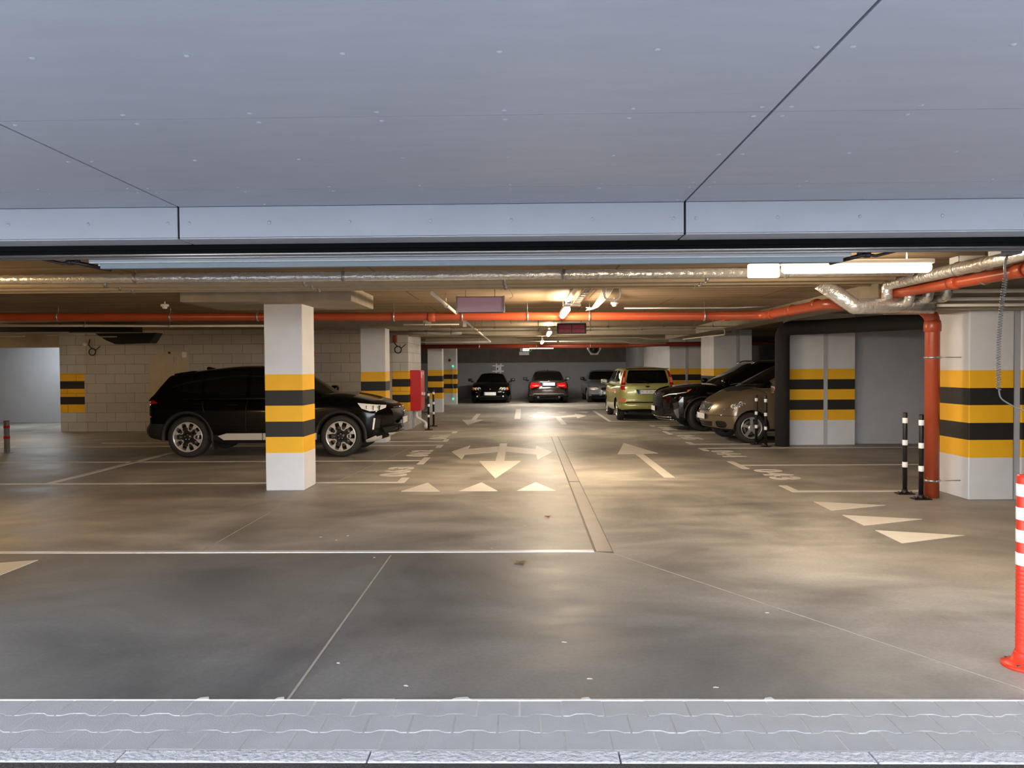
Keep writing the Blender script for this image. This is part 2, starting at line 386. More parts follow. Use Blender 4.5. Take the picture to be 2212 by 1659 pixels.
# block wall behind the black suv, its return beside the red cabinet
b = BM(); box(b, -11.2, -3.35, 18.9, 19.2, 0, CE); struct('wall_block', b, 'block')
b = BM(); box(b, -11.83, -11.2, 18.9, 19.4, 0, CE); struct('wall_block_striped_end', b, 'stripe_block')
b = BM(); box(b, -3.35, -2.93, 18.9, 21.2, 0, CE, bev=.01); struct('wall_block_return', b, 'stripe_block')
b = BM(); box(b, -17.5, -11.83, 19.2, 19.6, 2.16, CE); struct('wall_lintel', b, 'warm_wall')
b = BM(); box(b, -17.5, -4, 22.35, 22.6, 0, CE); struct('wall_rear_bay', b, 'white_wall')
# right hand walls
b = BM(); box(b, 5.15, 6.45, 14.75, 15.02, 0, CE); struct('wall_pier', b, 'stripe')
b = BM(); box(b, 6.45, 9.7, 14.9, 15.02, 0, CE); struct('wall_recess', b, 'white_wall')
b = BM(); box(b, 5.25, 6.30, 20.9, 22.4, 0, CE); struct('wall_pier_middle', b, 'stripe')
b = BM(); box(b, 4.92, 6.9, 25.5, 31.0, 0, CE); struct('wall_pier_far', b, 'stripe')
b = BM(); box(b, 5.15, 7.0, 34.0, 38.12, 0, CE); struct('wall_far_corner', b, 'white_wall')
# pale movement joint strips and plinths on the piers
for x0, y0, zz in ((5.84, 14.75, 2.2), (5.87, 20.9, CE), (5.45, 25.5, CE)):
    b = BM(); box(b, x0, x0+.075, y0-.012, y0+.01, .0, zz); struct('trim_1', b, 'white_wall')
# concrete beams and drop panels
def beam(x0, x1, y0, y1, z0, m='conc'):
    b = BM(); box(b, x0, x1, y0, y1, z0, CE+.02, bev=.012); struct('beam', b, m)
beam(-4.2, -2.1, 9.1, 10.45, 2.375); beam(-5.2, -2.02, 15.0, 16.3, 2.39)
beam(-2.93, 5.2, 18.9, 19.25, 2.36); beam(-3.4, 5.0, 25.6, 26.4, 2.36)
beam(4.30, 4.80, 9.2, 23.0, 2.37); beam(4.35, 9.6, 8.45, 9.2, 2.16)
beam(-4.0, -2.1, 31.3, 32.3, 2.38)
# outside: paving, kerb, street
b = BM(); box(b, -14, 14, 2.55, 2.906, -.42, -.001); struct('ground', b, 'asphalt')
b = BM(); box(b, -14, 14, -3.2, 2.55, -.42, -.012); struct('ground_bounce_driveway', b, 'bounce_driveway')  # unseen ground, made pale and short to bounce light up to the soffit
b = BM(); box(b, -70, 70, -90, -3.2, -.42, -.012); struct('ground_street', b, 'asphalt')
b = BM(); box(b, -8, 8, 3.0, 3.462, -.3, -.002); struct('paving_bed', b, 'sand')

# pavers: interlocking bone shapes in three rows
b = BM(); pw = .190; rows = [3.005, 3.158, 3.311, 3.457]; g_ = .005
def wav(u, amp):                         # joint offset along a row, u in paver units
    u = u % 1.0
    t = abs(u-.5)*2                      # 1 at the cross joint, 0 mid paver
    return amp*(min(1, max(-1, (t-.5)/.16)))
random.seed(3)
for ri in range(3):
    y0, y1 = rows[ri], rows[ri+1]
    sh = .5 if ri == 1 else 0.0
    for k in range(-18, 19):
        ua, ub = k, k+1
        N = 24; lo, hi = [], []
        for i in range(N+1):
            u = ua+(ub-ua)*i/N
            x = -.032+(u+sh)*pw; 
            x += g_ if i == 0 else (-g_ if i == N else 0)
            lw = 0 if ri == 0 else wav(u, -.010)
            hw_ = 0 if ri == 2 else wav(u, .010)
            lo.append((x, y0+lw+g_)); hi.append((x, y1+hw_-g_))
        prism(b, lo+hi[::-1], -.05, random.uniform(-.001, .0015))
o = struct('paving', b, 'paver', 'grey interlocking concrete pavers edging the garage floor')
b = BM()
for x0 in (-6.6, -5.6, -4.6, -3.6, -2.6, -1.6, -.6, .4, 1.4, 2.4, 3.4, 4.4, 5.4):
    box(b, x0-.03, x0+.966, 2.905, 3.0, -.25, .004, bev=.008)
struct('kerb', b, 'kerb', 'pale concrete kerb in front of the pavers')
# floor saw cuts and edge mortar
def strip(x0, y0, x1, y1, w, z=.002, m='joint', name='floor_joint', z0=-.002):
    d = Vector((x1-x0, y1-y0)).normalized(); n = Vector((-d.y, d.x))*w/2
    b = BM(); prism(b, [(x0+n.x, y0+n.y), (x0-n.x, y0-n.y), (x1-n.x, y1-n.y), (x1+n.x, y1+n.y)], z0, z)
    return struct(name, b, m)
strip(-1.12, 6.17, -1.12, 3.47, .012); strip(.74, 6.2, 2.9, 2.9+.0, .008) if False else strip(.74, 6.2, 2.42, 3.5, .008)
strip(-2.77, 6.34, -2.77, 9.49, .010); strip(-2.6, 10.05, -1.9, 18.8, .010)
b = BM(); random.seed(5); x = -7.5
while x < 7.5:
    l = random.uniform(.25, .7); wv = random.uniform(.006, .014)
    box(b, x, x+l, 3.457, 3.457+wv, -.01, .004); x += l
for (x, w_) in ((-1.55, .06), (-1.18, .045), (-.35, .09), (.25, .05), (1.1, .05)):
    prism(b, [(x, 3.462), (x+w_, 3.462), (x+w_*.8, 3.488), (x+w_*.2, 3.48)], -.002, .005)
struct('floor_edge_mortar', b, 'sand')

# ------------------------------------------------------------------ soffit panels outside the gate
screw = None
def screw_mesh():
    b = BM(); lathe(b, [(.0005, -.0045), (.006, -.004), (.0095, -.0015), (.011, 0), (.0005, .001)], 10); 
    me = bpy.data.meshes.new('screw'); bmesh.ops.recalc_face_normals(b, faces=b.faces); b.to_mesh(b and me); b.free(); me.materials.append(M['soffit'])
    return me
SCREW = screw_mesh()
def add_screw(parent, p, rot=(0, 0, 0)):
    o = bpy.data.objects.new('screw', SCREW); C.objects.link(o); o.parent = parent; o.location = p; o.rotation_euler = rot
XJ = [-5.22, -2.12, .98, 4.08]; YJ = [-.55, .62, 1.80, 2.99, 4.17, 4.592]
for i in range(len(XJ)-1):
    for j in range(len(YJ)-1):
        x0, x1, y0, y1 = XJ[i]+.006, XJ[i+1]-.006, YJ[j]+.003, YJ[j+1]-.003
        b = BM(); box(b, x0, x1, y0, y1, 2.55, 2.562); o = struct('ceiling_soffit_panel', b, 'soffit')
        if j >= 2:
            n = 6
            for k in range(n+1):
                xx = x0+.05+(x1-x0-.1)*k/n
                if not (-3.4 < xx < 3.3): continue
                for yy in ((y0+.05, (y0+y1)/2, y1-.05) if y1-y0 > .6 else (y0+.05, y1-.05)):
                    add_screw(o, (xx, yy, 2.55))
b = BM(); box(b, -9, 9, -.55, 4.6, 2.59, 2.8); struct('ceiling_soffit_backing', b, 'black')
for x0, x1 in ((-9, -5.22), (4.08, 9)):
    b = BM(); box(b, x0, x1, -.55, 4.59, 2.55, 2.562); struct('ceiling_soffit_panel', b, 'soffit')
for i in range(len(XJ)-1):
    x0, x1 = XJ[i]+.007, XJ[i+1]-.007
    b = BM(); box(b, x0, x1, 4.592, 4.604, 2.362, 2.548)
    o = struct('wall_fascia_panel', b, 'soffit')
    for k in range(7):
        xx = x0+.06+(x1-x0-.12)*k/6
        if -3.4 < xx < 3.3: add_screw(o, (xx, 4.592, 2.45), (-PI/2, 0, 0))
    b = BM(); box(b, x0, x1, 4.594, 4.79, 2.352, 2.36); struct('ceiling_fascia_return', b, 'soffit')
b = BM(); box(b, -9, 9, 4.605, 4.95, 2.365, 2.8); struct('wall_lintel_core', b, 'black')

# ------------------------------------------------------------------ gate
t = thing('gate_header', 'black rubber and aluminium header of the gate under the grey soffit', 'gate frame', (0, 4.8, 2.28))
b = BM(); box(b, -3.75, 3.5, 4.79, 4.84, 2.318, 2.372, bev=.006); obj('rubber_seal', b, 'rubber', t, t.location)
b = BM(); box(b, -3.75, 3.5, 4.80, 4.90, 2.30, 2.322, bev=.004); obj('rubber_seal', b, 'rubber', t, t.location)
b = BM(); tube(b, [(-3.75, 4.83, 2.296), (3.5, 4.83, 2.296)], .012, 10); tube(b, [(-3.75, 4.88, 2.283), (3.5, 4.88, 2.283)], .008, 8); box(b, -3.75, 3.5, 4.84, 4.94, 2.285, 2.30)
obj('bottom_profile', b, 'alu', t, t.location)
t = thing('overhead_gate', 'white overhead gate leaf parked open under the ceiling', 'gate', (-.4, 6, 2.26))
b = BM(); box(b, -2.92, 2.16, 5.0, 5.03, 2.270, 2.322, bev=.003); obj('leaf_edge', b, 'gate_white', t, t.location)
b = BM(); box(b, -2.86, 2.12, 5.03, 5.08, 2.236, 2.272, bev=.003); obj('edge_profile', b, 'gate_teal', t, t.location)
b = BM(); prism(b, [(5.08, 2.262), (5.08, 2.30), (6.15, 2.452), (6.15, 2.414)], -2.90, 2.14, 'x')
obj('leaf_panel', b, 'gate_white', t, t.location)
b = BM(); box(b, -2.62, -2.57, 4.995, 5.001, 2.304, 2.318); obj('warning_sticker', b, 'red_cab', t, t.location)
for s, xx in ((-1, -2.98), (1, 2.2)):
    b = BM(); tube(b, [(xx, 5.0, 2.29), (xx+s*.12, 5.0, 2.27), (xx+s*.3, 4.9, 2.31)], .01, 8); tube(b, [(xx+s*.05, 4.98, 2.28), (xx-s*.1, 5.2, 2.25)], .014, 8)
    lathe(b, [(.001, -.02), (.022, -.02), (.022, .02), (.001, .02)], 12, 'x', (xx+s*.06, 5.0, 2.28))
    obj('roller_arm', b, 'black_plastic', t, t.location)
t = thing('gate_track', 'pale steel gate track running back from the gate on the right', 'gate rail', (2.5, 6, 2.5))
b = BM(); box(b, 2.42, 2.46, 5.0, 8.0, 2.50, 2.54); box(b, 2.2, 3.4, 5.9, 5.94, 2.50, 2.53); tube(b, [(2.2, 6.6, 2.5), (2.7, 5.6, 2.5)], .01, 6); obj('rail', b, 'galv', t, t.location)
for yy in (5.4, 6.4, 7.4):
    b = BM(); box(b, 2.425, 2.455, yy, yy+.03, 2.53, CE); obj('hanger', b, 'galv', t, t.location)

# spiral cable hanging on the right
def Pq(px, py, Y):   # point on the sight line of a measured pixel at depth Y (used only to transfer measurements)
    d = M3 @ Vector((px-1106, 829.5-py, -F_PX)); k = Y/d.y; return (d.x*k, Y, EYE+d.z*k)
t = thing('spiral_cable', 'grey coiled cable hanging from the gate in front of the big striped pillar', 'cable', (3.2, 5.05, 2.27))
b = BM(); p0 = Vector(Pq(2172, 600, 5.1)); p1 = Vector(Pq(2158, 842, 5.1)); pts = []
N = 44*8
for i in range(N+1):
    s_ = i/N; a = i*2*PI/8; c = p0.lerp(p1, s_)+Vector((math.sin(s_*3)*-.02, 0, 0))
    pts.append(c+Vector((math.cos(a)*.013, math.sin(a)*.013, 0)))
tube(b, pts, .0035, 5)
obj('coil', b, 'cable', t, t.location)
b = BM(); tube(b, fillet([Pq(2176, 550, 5.1), Pq(2170, 575, 5.1), tuple(p0)], .02), .008, 8); obj('lead', b, 'cable', t, t.location)
b = BM(); tube(b, fillet([tuple(p1), Pq(2160, 860, 5.1), Pq(2185, 876, 5.05), Pq(2240, 898, 5.0)], .05), .005, 8); obj('lead', b, 'cable', t, t.location)
b = BM(); box(b, 3.15, 3.29, 5.02, 5.16, 2.28, 2.33, bev=.004); obj('junction_box', b, 'cable', t, t.location)

# ------------------------------------------------------------------ columns
def column(x0, x1, y0, y1, label, ztop=CE):
    b = BM(); box(b, x0, x1, y0, y1, 0, ztop, bev=.012)
    o = obj('column', b, 'stripe', None, ((x0+x1)/2, (y0+y1)/2, 0))
    return tag(o, label, 'column', 'concrete columns with yellow and black bands', 'thing')
column(-3.31, -2.82, 9.49, 10.03, 'nearest square white column with hazard bands in front of the black suv', 2.40)
column(-3.42, -2.90, 15.6, 16.1, 'square banded column standing just behind the black suv', 2.40)
column(-3.38, -2.87, 26.1, 26.6, 'slim banded column beyond the red cabinet and black posts', 2.40)
c4 = column(-3.42, -2.87, 31.6, 32.1, 'banded column beside the black coupe with two green lights', 2.40)
b = BM(); box(b, 5.07, 5.58, 8.64, 9.3, 0, 2.17, bev=.012); box(b, 5.58, 5.66, 8.67, 9.3, 0, 2.17); box(b, 5.66, 9.6, 8.64, 9.3, 0, 2.17, bev=.012)
o = obj('column', b, 'stripe', None, (5.9, 8.97, 0)); tag(o, 'wide pillar with hazard bands and a pale joint right of the orange downpipe', 'column', 'concrete columns with yellow and black bands', 'thing')
b = BM(); box(b, 5.585, 5.655, 8.655, 8.675, 0, 2.17); obj('joint_strip', b, 'white_wall', o, o.location)
# plaster patch with lamp on block wall
t = thing('plaster_patch', 'pale patch of bare plaster on the block wall behind the suv tail', 'plaster patch', (-9.0, 18.89, 1), kind='thing')
b = BM(); prism(b, [(-9.5, .05), (-8.55, .05), (-8.52, 1.2), (-8.5, 2.03), (-9.15, 2.0), (-9.52, 1.9)], 18.875, 18.905, 'y'); obj('plaster', b, 'warm_wall', t, t.location)
b = BM(); prism(b, [(-9.05, 1.93), (-8.8, 1.86), (-8.83, 1.7), (-8.95, 1.75)], 18.868, 18.88, 'y'); obj('loose_flake', b, 'block', t, t.location)
t = thing('wall_box', 'small cream box high on the plaster patch', 'box', (-8.6, 18.86, 1.9))
b = BM(); box(b, -8.65, -8.55, 18.80, 18.875, 1.86, 2.0, bev=.01); obj('housing', b, 'white_plastic', t, t.location)
b = BM(); box(b, -9.02, -8.97, 18.85, 18.9, 1.96, 2.01); o = obj('wall_socket', b, 'black_plastic', None, (-9, 18.87, 1.98)); tag(o, 'tiny black socket at the top of the plaster patch', 'socket')

# ------------------------------------------------------------------ lamps
def lamp(label, x, y, z, along='y', power=LAMP_W, L=1.3, group='ceiling strip lamps', col=WARM):
    t = thing('strip_lamp', label, 'lamp', (x, y, z), 0 if along == 'y' else PI/2, group)
    b = BM(); box(b, -.045, .045, -L/2, L/2, .03, .07, bev=.01); obj('housing', b, 'white_plastic', t)
    b = BM(); tube(b, [(0, -L/2+.02, 0), (0, -L/2+.04, 0), (0, L/2-.04, 0), (0, L/2-.02, 0)], .045, 14, rs=[.03, .045, .045, .03]); obj('diffuser', b, 'lamp_glow', t)
    for s in (-1, 1):
        b = BM(); tube(b, [(0, s*L*.33, .07), (0, s*L*.33, CE-z)], .006, 6); obj('hanger', b, 'galv', t)
    li = bpy.data.lights.new('lamp_light', 'AREA'); li.shape = 'RECTANGLE'; li.size = .09; li.size_y = L-.1
    li.energy = power/2; li.color = col; li.spread = PI
    for s in (-1, 1):
        lo = bpy.data.objects.new('lamp_light', li); C.objects.link(lo); lo.parent = t; lo.location = (s*.03, 0, -.055); lo.rotation_euler = (0, -s*math.radians(48), 0)
    li2 = bpy.data.lights.new('lamp_uplight', 'AREA'); li2.shape = 'RECTANGLE'; li2.size = .09; li2.size_y = L-.1
    li2.energy = power*.16; li2.color = col
    l2 = bpy.data.objects.new('lamp_uplight', li2); C.objects.link(l2); l2.parent = t; l2.location = (0, 0, .075); l2.rotation_euler = (PI, 0, 0)
    return t
lamp('strip lamp above the lane in front of the orange pipe', .58, 10.75, 2.33, col=(1, .79, .54))
lamp('second strip lamp above the lane, behind the red display sign', .58, 17.6, 2.34, power=LAMP_W*.72, col=(1, .84, .62))
lamp('farthest strip lamp above the lane', .56, 23.6, 2.34, power=LAMP_W*.6, col=(1, .88, .70))
lamp('long glowing strip lamp running crosswise at the right behind the gate', 2.85, 6.5, 2.385, 'x', LAMP_W*.45, col=(1, .82, .60))
lamp('strip lamp beyond the left edge over the empty bays', -6.4, 6.2, 2.36, 'x', LAMP_W*.45, col=(1, .66, .30))
lamp('strip lamp over the left bays just outside the left picture edge', -12.6, 15.6, 2.40, 'y', LAMP_W*.28, col=(1, .72, .42))
lamp('strip lamp over the bay beyond the block wall opening', -13.5, 20.7, 2.36, 'x', LAMP_W*.35, col=(.74, .88, 1))
lamp('added hidden strip lamp turned crosswise to light the far back wall', .56, 30.8, 2.36, 'x', LAMP_W*1.25, col=(1, .93, .84))  # added lamp, out of sight, set crosswise to brighten the back wall
# emergency light box and white box
t = thing('emergency_light', 'bright rectangular emergency light hanging left of the long lamp', 'emergency light', (1.98, 6.28, 2.28))
b = BM(); box(b, 1.86, 2.115, 6.25, 6.30, 2.282, 2.395, bev=.01); obj('lit_panel', b, 'sign_glow', t, t.location)
b = BM(); box(b, 1.88, 2.10, 6.25, 6.29, 2.415, 2.425); tube(b, [(1.92, 6.28, 2.39), (1.92, 6.28, CE)], .005, 6); tube(b, [(2.05, 6.28, 2.39), (2.05, 6.28, CE)], .005, 6); obj('bracket', b, 'galv', t, t.location)
t = thing('control_box', 'white control box above the foil wrapped pipe on the right', 'box', (4.06, 7.1, 2.41))
b = BM(); box(b, 4.03, 4.34, 7.03, 7.2, 2.42, CE, bev=.006); obj('housing', b, 'white_plastic', t, t.location)
b = BM(); lathe(b, [(.001, -.004), (.012, -.004), (.012, .004), (.001, .004)], 12, 'y', (4.24, 7.025, 2.50)); obj('knockout', b, 'black_plastic', t, t.location)

# ------------------------------------------------------------------ pipes
def clamp(parent, p, axis, r, top=CE, m='galv'):
    b = BM(); x, y, z = p
    lathe(b, [(r+.001, -.014), (r+.008, -.014), (r+.008, .014), (r+.001, .014)], 18, axis, p)
    if top: tube(b, [(x, y, z+r), (x, y, top)], .005, 6)
    obj('clamp', b, m, parent, parent.location)
def collar(parent, p, axis, r, m='orange'):
    b = BM(); lathe(b, [(r, -.06), (r+.008, -.055), (r+.011, -.03), (r+.008, .0), (r+.008, .05), (r, .055)], 20, axis, p); obj('socket_collar', b, m, parent, parent.location)
t = thing('drain_pipe', 'orange plastic pipe running across the ceiling above the lane', 'pipe', (0, 11.5, 2.34))
b = BM(); tube(b, fillet([(-14, 11.5, 2.40), (-8, 11.5, 2.385), (3.0, 11.5, 2.315), (3.62, 11.35, 2.31), (3.6, 8.95, 2.28), (3.7, 8.8, 2.26), (4.6, 8.8, 2.22)], .18), .064, 20); obj('pipe', b, 'orange', t, t.location)
for xx in (-7.2, -5.45, -4.1, -2.0, -.95, 0.05, 1.0, 2.75): clamp(t, (xx, 11.5, 2.385-(xx+8)*.00636 if xx < 3 else 2.31), 'x', .064)
for xx in (-1.42, 3.08): collar(t, (xx, 11.5, 2.335 if xx < 0 else 2.313), 'x', .064)
for yy in (11.0, 10.2, 9.35): collar(t, (3.61, yy, 2.30), 'y', .064)
t = thing('drain_pipe', 'orange pipe running towards the gate under the foil pipe on the right', 'pipe', (4.05, 7, 2.3))
b = BM(); tube(b, [(4.04, 8.5, 2.335), (4.07, 8.2, 2.335), (4.13, 6.4, 2.325), (4.16, 5.02, 2.335)], .056, 18); obj('pipe', b, 'orange', t, t.location)
for yy in (7.2, 6.3): collar(t, (4.08+(7.2-yy)*.04, yy, 2.328), 'y', .056)
for yy in (5.9, 6.8): clamp(t, (4.13, yy, 2.327), 'y', .057)
t = thing('downpipe', 'thick orange downpipe standing beside the big striped pillar', 'pipe', (4.75, 8.82, 0))
b = BM(); tube(b, fillet([(4.75, 8.82, 0), (4.75, 8.82, 2.12), (4.60, 8.82, 2.24)], .1), .080, 24); obj('pipe', b, 'orange', t, t.location)
b = BM(); lathe(b, [(.08, 1.93), (.093, 1.94), (.095, 2.0), (.09, 2.05), (.08, 2.07)], 24, 'z', (4.75, 8.82, 0)); obj('socket_collar', b, 'orange', t, t.location)
for zz in (.20, 1.635):
    b = BM(); lathe(b, [(.082, zz-.014), (.09, zz-.014), (.09, zz+.014), (.082, zz+.014)], 24, 'z', (4.75, 8.82, 0)); tube(b, [(4.84, 8.80, zz), (5.07, 8.80, zz)], .006, 8); lathe(b, [(.001, -.03), (.01, -.03), (.01, 0), (.001, 0)], 8, 'y', (4.76, 8.74, zz)); obj('clamp', b, 'galv', t, t.location)
t = thing('insulated_pipe', 'fat black insulated pipe rising from the floor and bending right under the ceiling', 'pipe', (4.97, 14.55, 0))
b = BM(); tube(b, fillet([(4.97, 14.55, 0), (4.97, 14.55, 2.27), (5.6, 14.0, 2.27), (6.0, 12.6, 2.25), (6.6, 10.6, 2.22), (7.8, 9.5, 2.2)], .2, 8), .135, 24); obj('pipe', b, 'rubber_ins', t, t.location)
t = thing('drain_pipe', 'dark red pipe running across in front of the back wall', 'pipe', (0, 25, 2.26))
b = BM(); tube(b, fillet([(-3.9, 25.0, 2.27), (3.6, 25.0, 2.26), (4.3, 24.6, 2.28), (9, 24.3, 2.3)], .3), .07, 16); obj('pipe', b, 'red_pipe', t, t.location)
for xx in (-1.5, .4, 2.2): clamp(t, (xx, 25.0, 2.265), 'x', .07)
# silver pipe bundle behind the gate
def run(name, label, cat, pts, r, m, clamps=(), group=None, n=12, rad=.15):
    t = thing(name, label, cat, pts[0], 0, group)
    b = BM(); tube(b, fillet(pts, rad) if len(pts) > 2 else pts, r, n); obj('pipe' if cat in ('pipe', 'duct') else 'tube', b, m, t, t.location)
    for p, ax in clamps: clamp(t, p, ax, r)
    return t
run('foil_duct', 'long foil wrapped duct right behind the open gate', 'duct', [(-16, 7.5, 2.475), (3.84, 7.5, 2.475)], .048, 'foil', [((x, 7.5, 2.475), 'x') for x in (-6, -3.9, -1.8, .4, 2.6)], n=16)
for k, (yy, zz, rr, lab) in enumerate(((7.86, 2.462, .036, 'first thin pipe behind the foil duct across the ceiling'), (8.14, 2.452, .030, 'second thin pipe behind the foil duct across the ceiling'), (8.40, 2.450, .026, 'third and rearmost thin pipe behind the foil duct'))):
    run('water_pipe', lab, 'pipe', [(-16, yy, zz), (3.84, yy, zz)], rr, 'dusty', [((x, yy, zz), 'x') for x in (-6.5, -4.4, -2.3, -.2, 1.9)], 'thin pipes across the ceiling behind the gate')
run('foil_pipe', 'foil wrapped pipe above the orange pipe on the right running towards the gate', 'pipe', [(3.95, 8.25, 2.26), (3.95, 8.25, 2.42), (3.95, 6.5, 2.42), (3.93, 5.02, 2.44)], .058, 'foil', [((3.95, 6.9, 2.42), 'y'), ((3.94, 5.6, 2.43), 'y')], n=16, rad=.06)
run('foil_duct', 'kinked foil duct dropping from the ceiling beside the orange bend', 'duct', [(3.22, 8.25, 2.46), (3.60, 8.25, 2.19), (4.44, 8.25, 2.19)], .085, 'foil', n=18, rad=.02)
t = thing('foil_elbow', 'three foil wrapped pipe ends poking down from the beam', 'pipe', (4.35, 8.1, 2.2))
for xx, zz in ((4.12, 2.17), (4.32, 2.20), (4.52, 2.225)):
    b = BM(); tube(b, fillet([(xx, 8.42, zz+.05), (xx, 8.1, zz+.05), (xx, 8.1, zz+.3)], .09), .052, 14); obj('pipe_end', b, 'foil', t, t.location)
for k, (zz, rr, lab) in enumerate(((2.36, .022, 'upper pale pipe along the beam above the big pillar'), (2.27, .018, 'middle pale pipe along the beam above the big pillar'), (2.20, .016, 'lowest pale pipe along the beam above the big pillar'))):
    run('water_pipe', lab, 'pipe', [(4.5, 8.36-.03*k, zz), (9.4, 8.36-.03*k, zz)], rr, 'pvc_white', group='pale pipes on the right hand beam')
# thin conduits
run('conduit', 'pale cable trunking running lengthwise from the mauve sign towards the back', 'conduit', [(-1.04, 8.5, 2.40), (-1.04, 23, 2.35)], .022, 'pvc_white', [((-1.04, y, 2.38), 'y') for y in (10, 13, 16, 19)])
run('conduit', 'white conduit running left from the far end of the trunking', 'conduit', [(-1.04, 23, 2.35), (-3.9, 23, 2.35)], .022, 'white_plastic')
run('conduit', 'upper thin white conduit across the middle of the ceiling', 'conduit', [(-1.5, 15.2, 2.365), (4.28, 15.2, 2.35)], .013, 'pvc_white', [((x, 15.2, 2.358), 'x') for x in (-.6, .6, 1.7, 2.8, 3.8)])
run('conduit', 'lower thin white conduit across the middle ceiling with a drop at its right end', 'conduit', [(-1.5, 16.0, 2.335), (4.25, 16.0, 2.335), (4.25, 16.0, 2.22), (3.9, 18.5, 2.22)], .013, 'pvc_white', [((x, 16.0, 2.335), 'x') for x in (-.9, .3, 1.4, 2.5, 3.6)], rad=.04)
run('conduit', 'thin conduit across the ceiling in front of the far dark red pipe', 'conduit', [(-.2, 21.3, 2.38), (3.2, 21.3, 2.38), (3.6, 21.3, 2.33), (4.9, 21.3, 2.33)], .014, 'pvc_white', rad=.05)
run('conduit', 'rearmost thin conduit near the far dark red pipe', 'conduit', [(-.2, 23.4, 2.36), (3.0, 23.4, 2.36), (3.3, 23.4, 2.28), (4.4, 23.4, 2.28)], .014, 'pvc_white', rad=.05)
run('steel_pipe', 'short shiny steel pipe beside the second column under the beam', 'pipe', [(-3.3, 17.0, 2.355), (-1.42, 17.0, 2.355)], .05, 'galv', [((-2.2, 17.0, 2.355), 'x'), ((-1.65, 17.0, 2.355), 'x')], n=16)
run('conduit', 'pale conduit under the orange pipe left of the mauve sign', 'conduit', [(-1.95, 12.1, 2.255), (-1.05, 12.1, 2.255)], .012, 'pvc_white', [((-1.6, 12.1, 2.255), 'x')])
run('conduit', 'pale conduit under the orange pipe over the empty bays on the left', 'conduit', [(-9.2, 12.2, 2.30), (-7.3, 12.2, 2.285), (-5.9, 12.2, 2.27), (-3.6, 12.2, 2.26)], .018, 'pvc_white', [((-7.2, 12.2, 2.285), 'x'), ((-5.8, 12.2, 2.27), 'x')], rad=.02)
run('conduit', 'pale conduit just above the orange pipe right of the lane', 'conduit', [(1.5, 11.3, 2.43), (3.1, 11.25, 2.42), (3.6, 11.0, 2.42)], .014, 'galv', rad=.05)
# cable tray pair leading to the first lamp
t = thing('cable_tray', 'narrow cable tray with thin wires above the first lane lamp', 'cable tray', (.7, 9.5, 2.5))
b = BM(); box(b, .60, .66, 8.6, 11.0, 2.50, 2.52); box(b, .73, .745, 8.6, 11.4, 2.50, 2.525); box(b, .82, .835, 8.6, 11.4, 2.50, 2.525)
for k in range(9): box(b, .735, .83, 8.7+k*.3, 8.72+k*.3, 2.50, 2.51)
obj('tray', b, 'galv', t, t.location)
b = BM()
for k in range(4): tube(b, [(.75+k*.02, 8.6, 2.535), (.76+k*.02, 11.2, 2.535), (.80+k*.03, 11.6, 2.50-k*.012)], .006, 6)
obj('wires', b, 'pvc_white', t, t.location)
b = BM(); box(b, .56, .78, 10.4, 10.5, 2.40, 2.43, bev=.005); tube(b, [(.66, 10.45, 2.43), (.66, 10.45, CE)], .008, 6); obj('junction_box', b, 'galv', t, t.location)
t = thing('cable_bundle', 'frayed bundle of cream cables drooping under the tray', 'cable', (.95, 10.7, 2.4))
b = BM(); random.seed(11)
for k in range(7): tube(b, fillet([(1.0+k*.02, 9.4, 2.54), (1.02+k*.02, 10.2, 2.5), (.98+k*.012, 10.9, 2.40), (.90+random.uniform(0, .12), 11.05, 2.36+random.uniform(0, .08))], .2), .006, 6)
obj('cable', b, 'pvc_white', t, t.location)
t = thing('pipe_bracket', 'white u-shaped bracket under the ceiling right of the cable bundle', 'bracket', (1.1, 9.2, 2.4))
b = BM(); tube(b, fillet([(.98, 9.2, CE), (.98, 9.2, 2.37), (1.17, 9.2, 2.37), (1.17, 9.2, CE)], .07), .012, 10); obj('tube', b, 'white_plastic', t, t.location)
def detector(label, x, y, z):
    t = thing('smoke_detector', label, 'detector', (x, y, z), 0, 'ceiling detectors')
    b = BM(); lathe(b, [(.055, .0), (.06, -.015), (.055, -.035)], 18); obj('base', b, 'white_plastic', t)
    b = BM(); lathe(b, [(.035, -.03), (.038, -.05), (.03, -.065), (.01, -.068)], 18); obj('sensor', b, 'white_plastic', t)
    if CE-z > .02:
        b = BM(); tube(b, [(0, 0, 0), (0, 0, CE-z)], .01, 6); obj('stem', b, 'white_plastic', t)
detector('white dome detector right of the u-shaped bracket', 1.32, 11.0, 2.50)
detector('white detector above the orange pipe left of the nearest column', -5.3, 11.0, 2.52)
detector('small white detector over the lane near the farthest lamp', .98, 21.9, 2.36)
t = thing('hanging_wire', 'thin loose wire dangling from the pipes right of the mauve sign', 'wire', (-.2, 8.6, 2.3))
b = BM(); tube(b, fillet([(-.21, 8.55, 2.56), (-.2, 8.55, 2.50), (-.14, 8.6, 2.40), (-.125, 8.62, 2.36), (-.17, 8.62, 2.345)], .04), .003, 6); obj('wire', b, 'pvc_white', t, t.location)
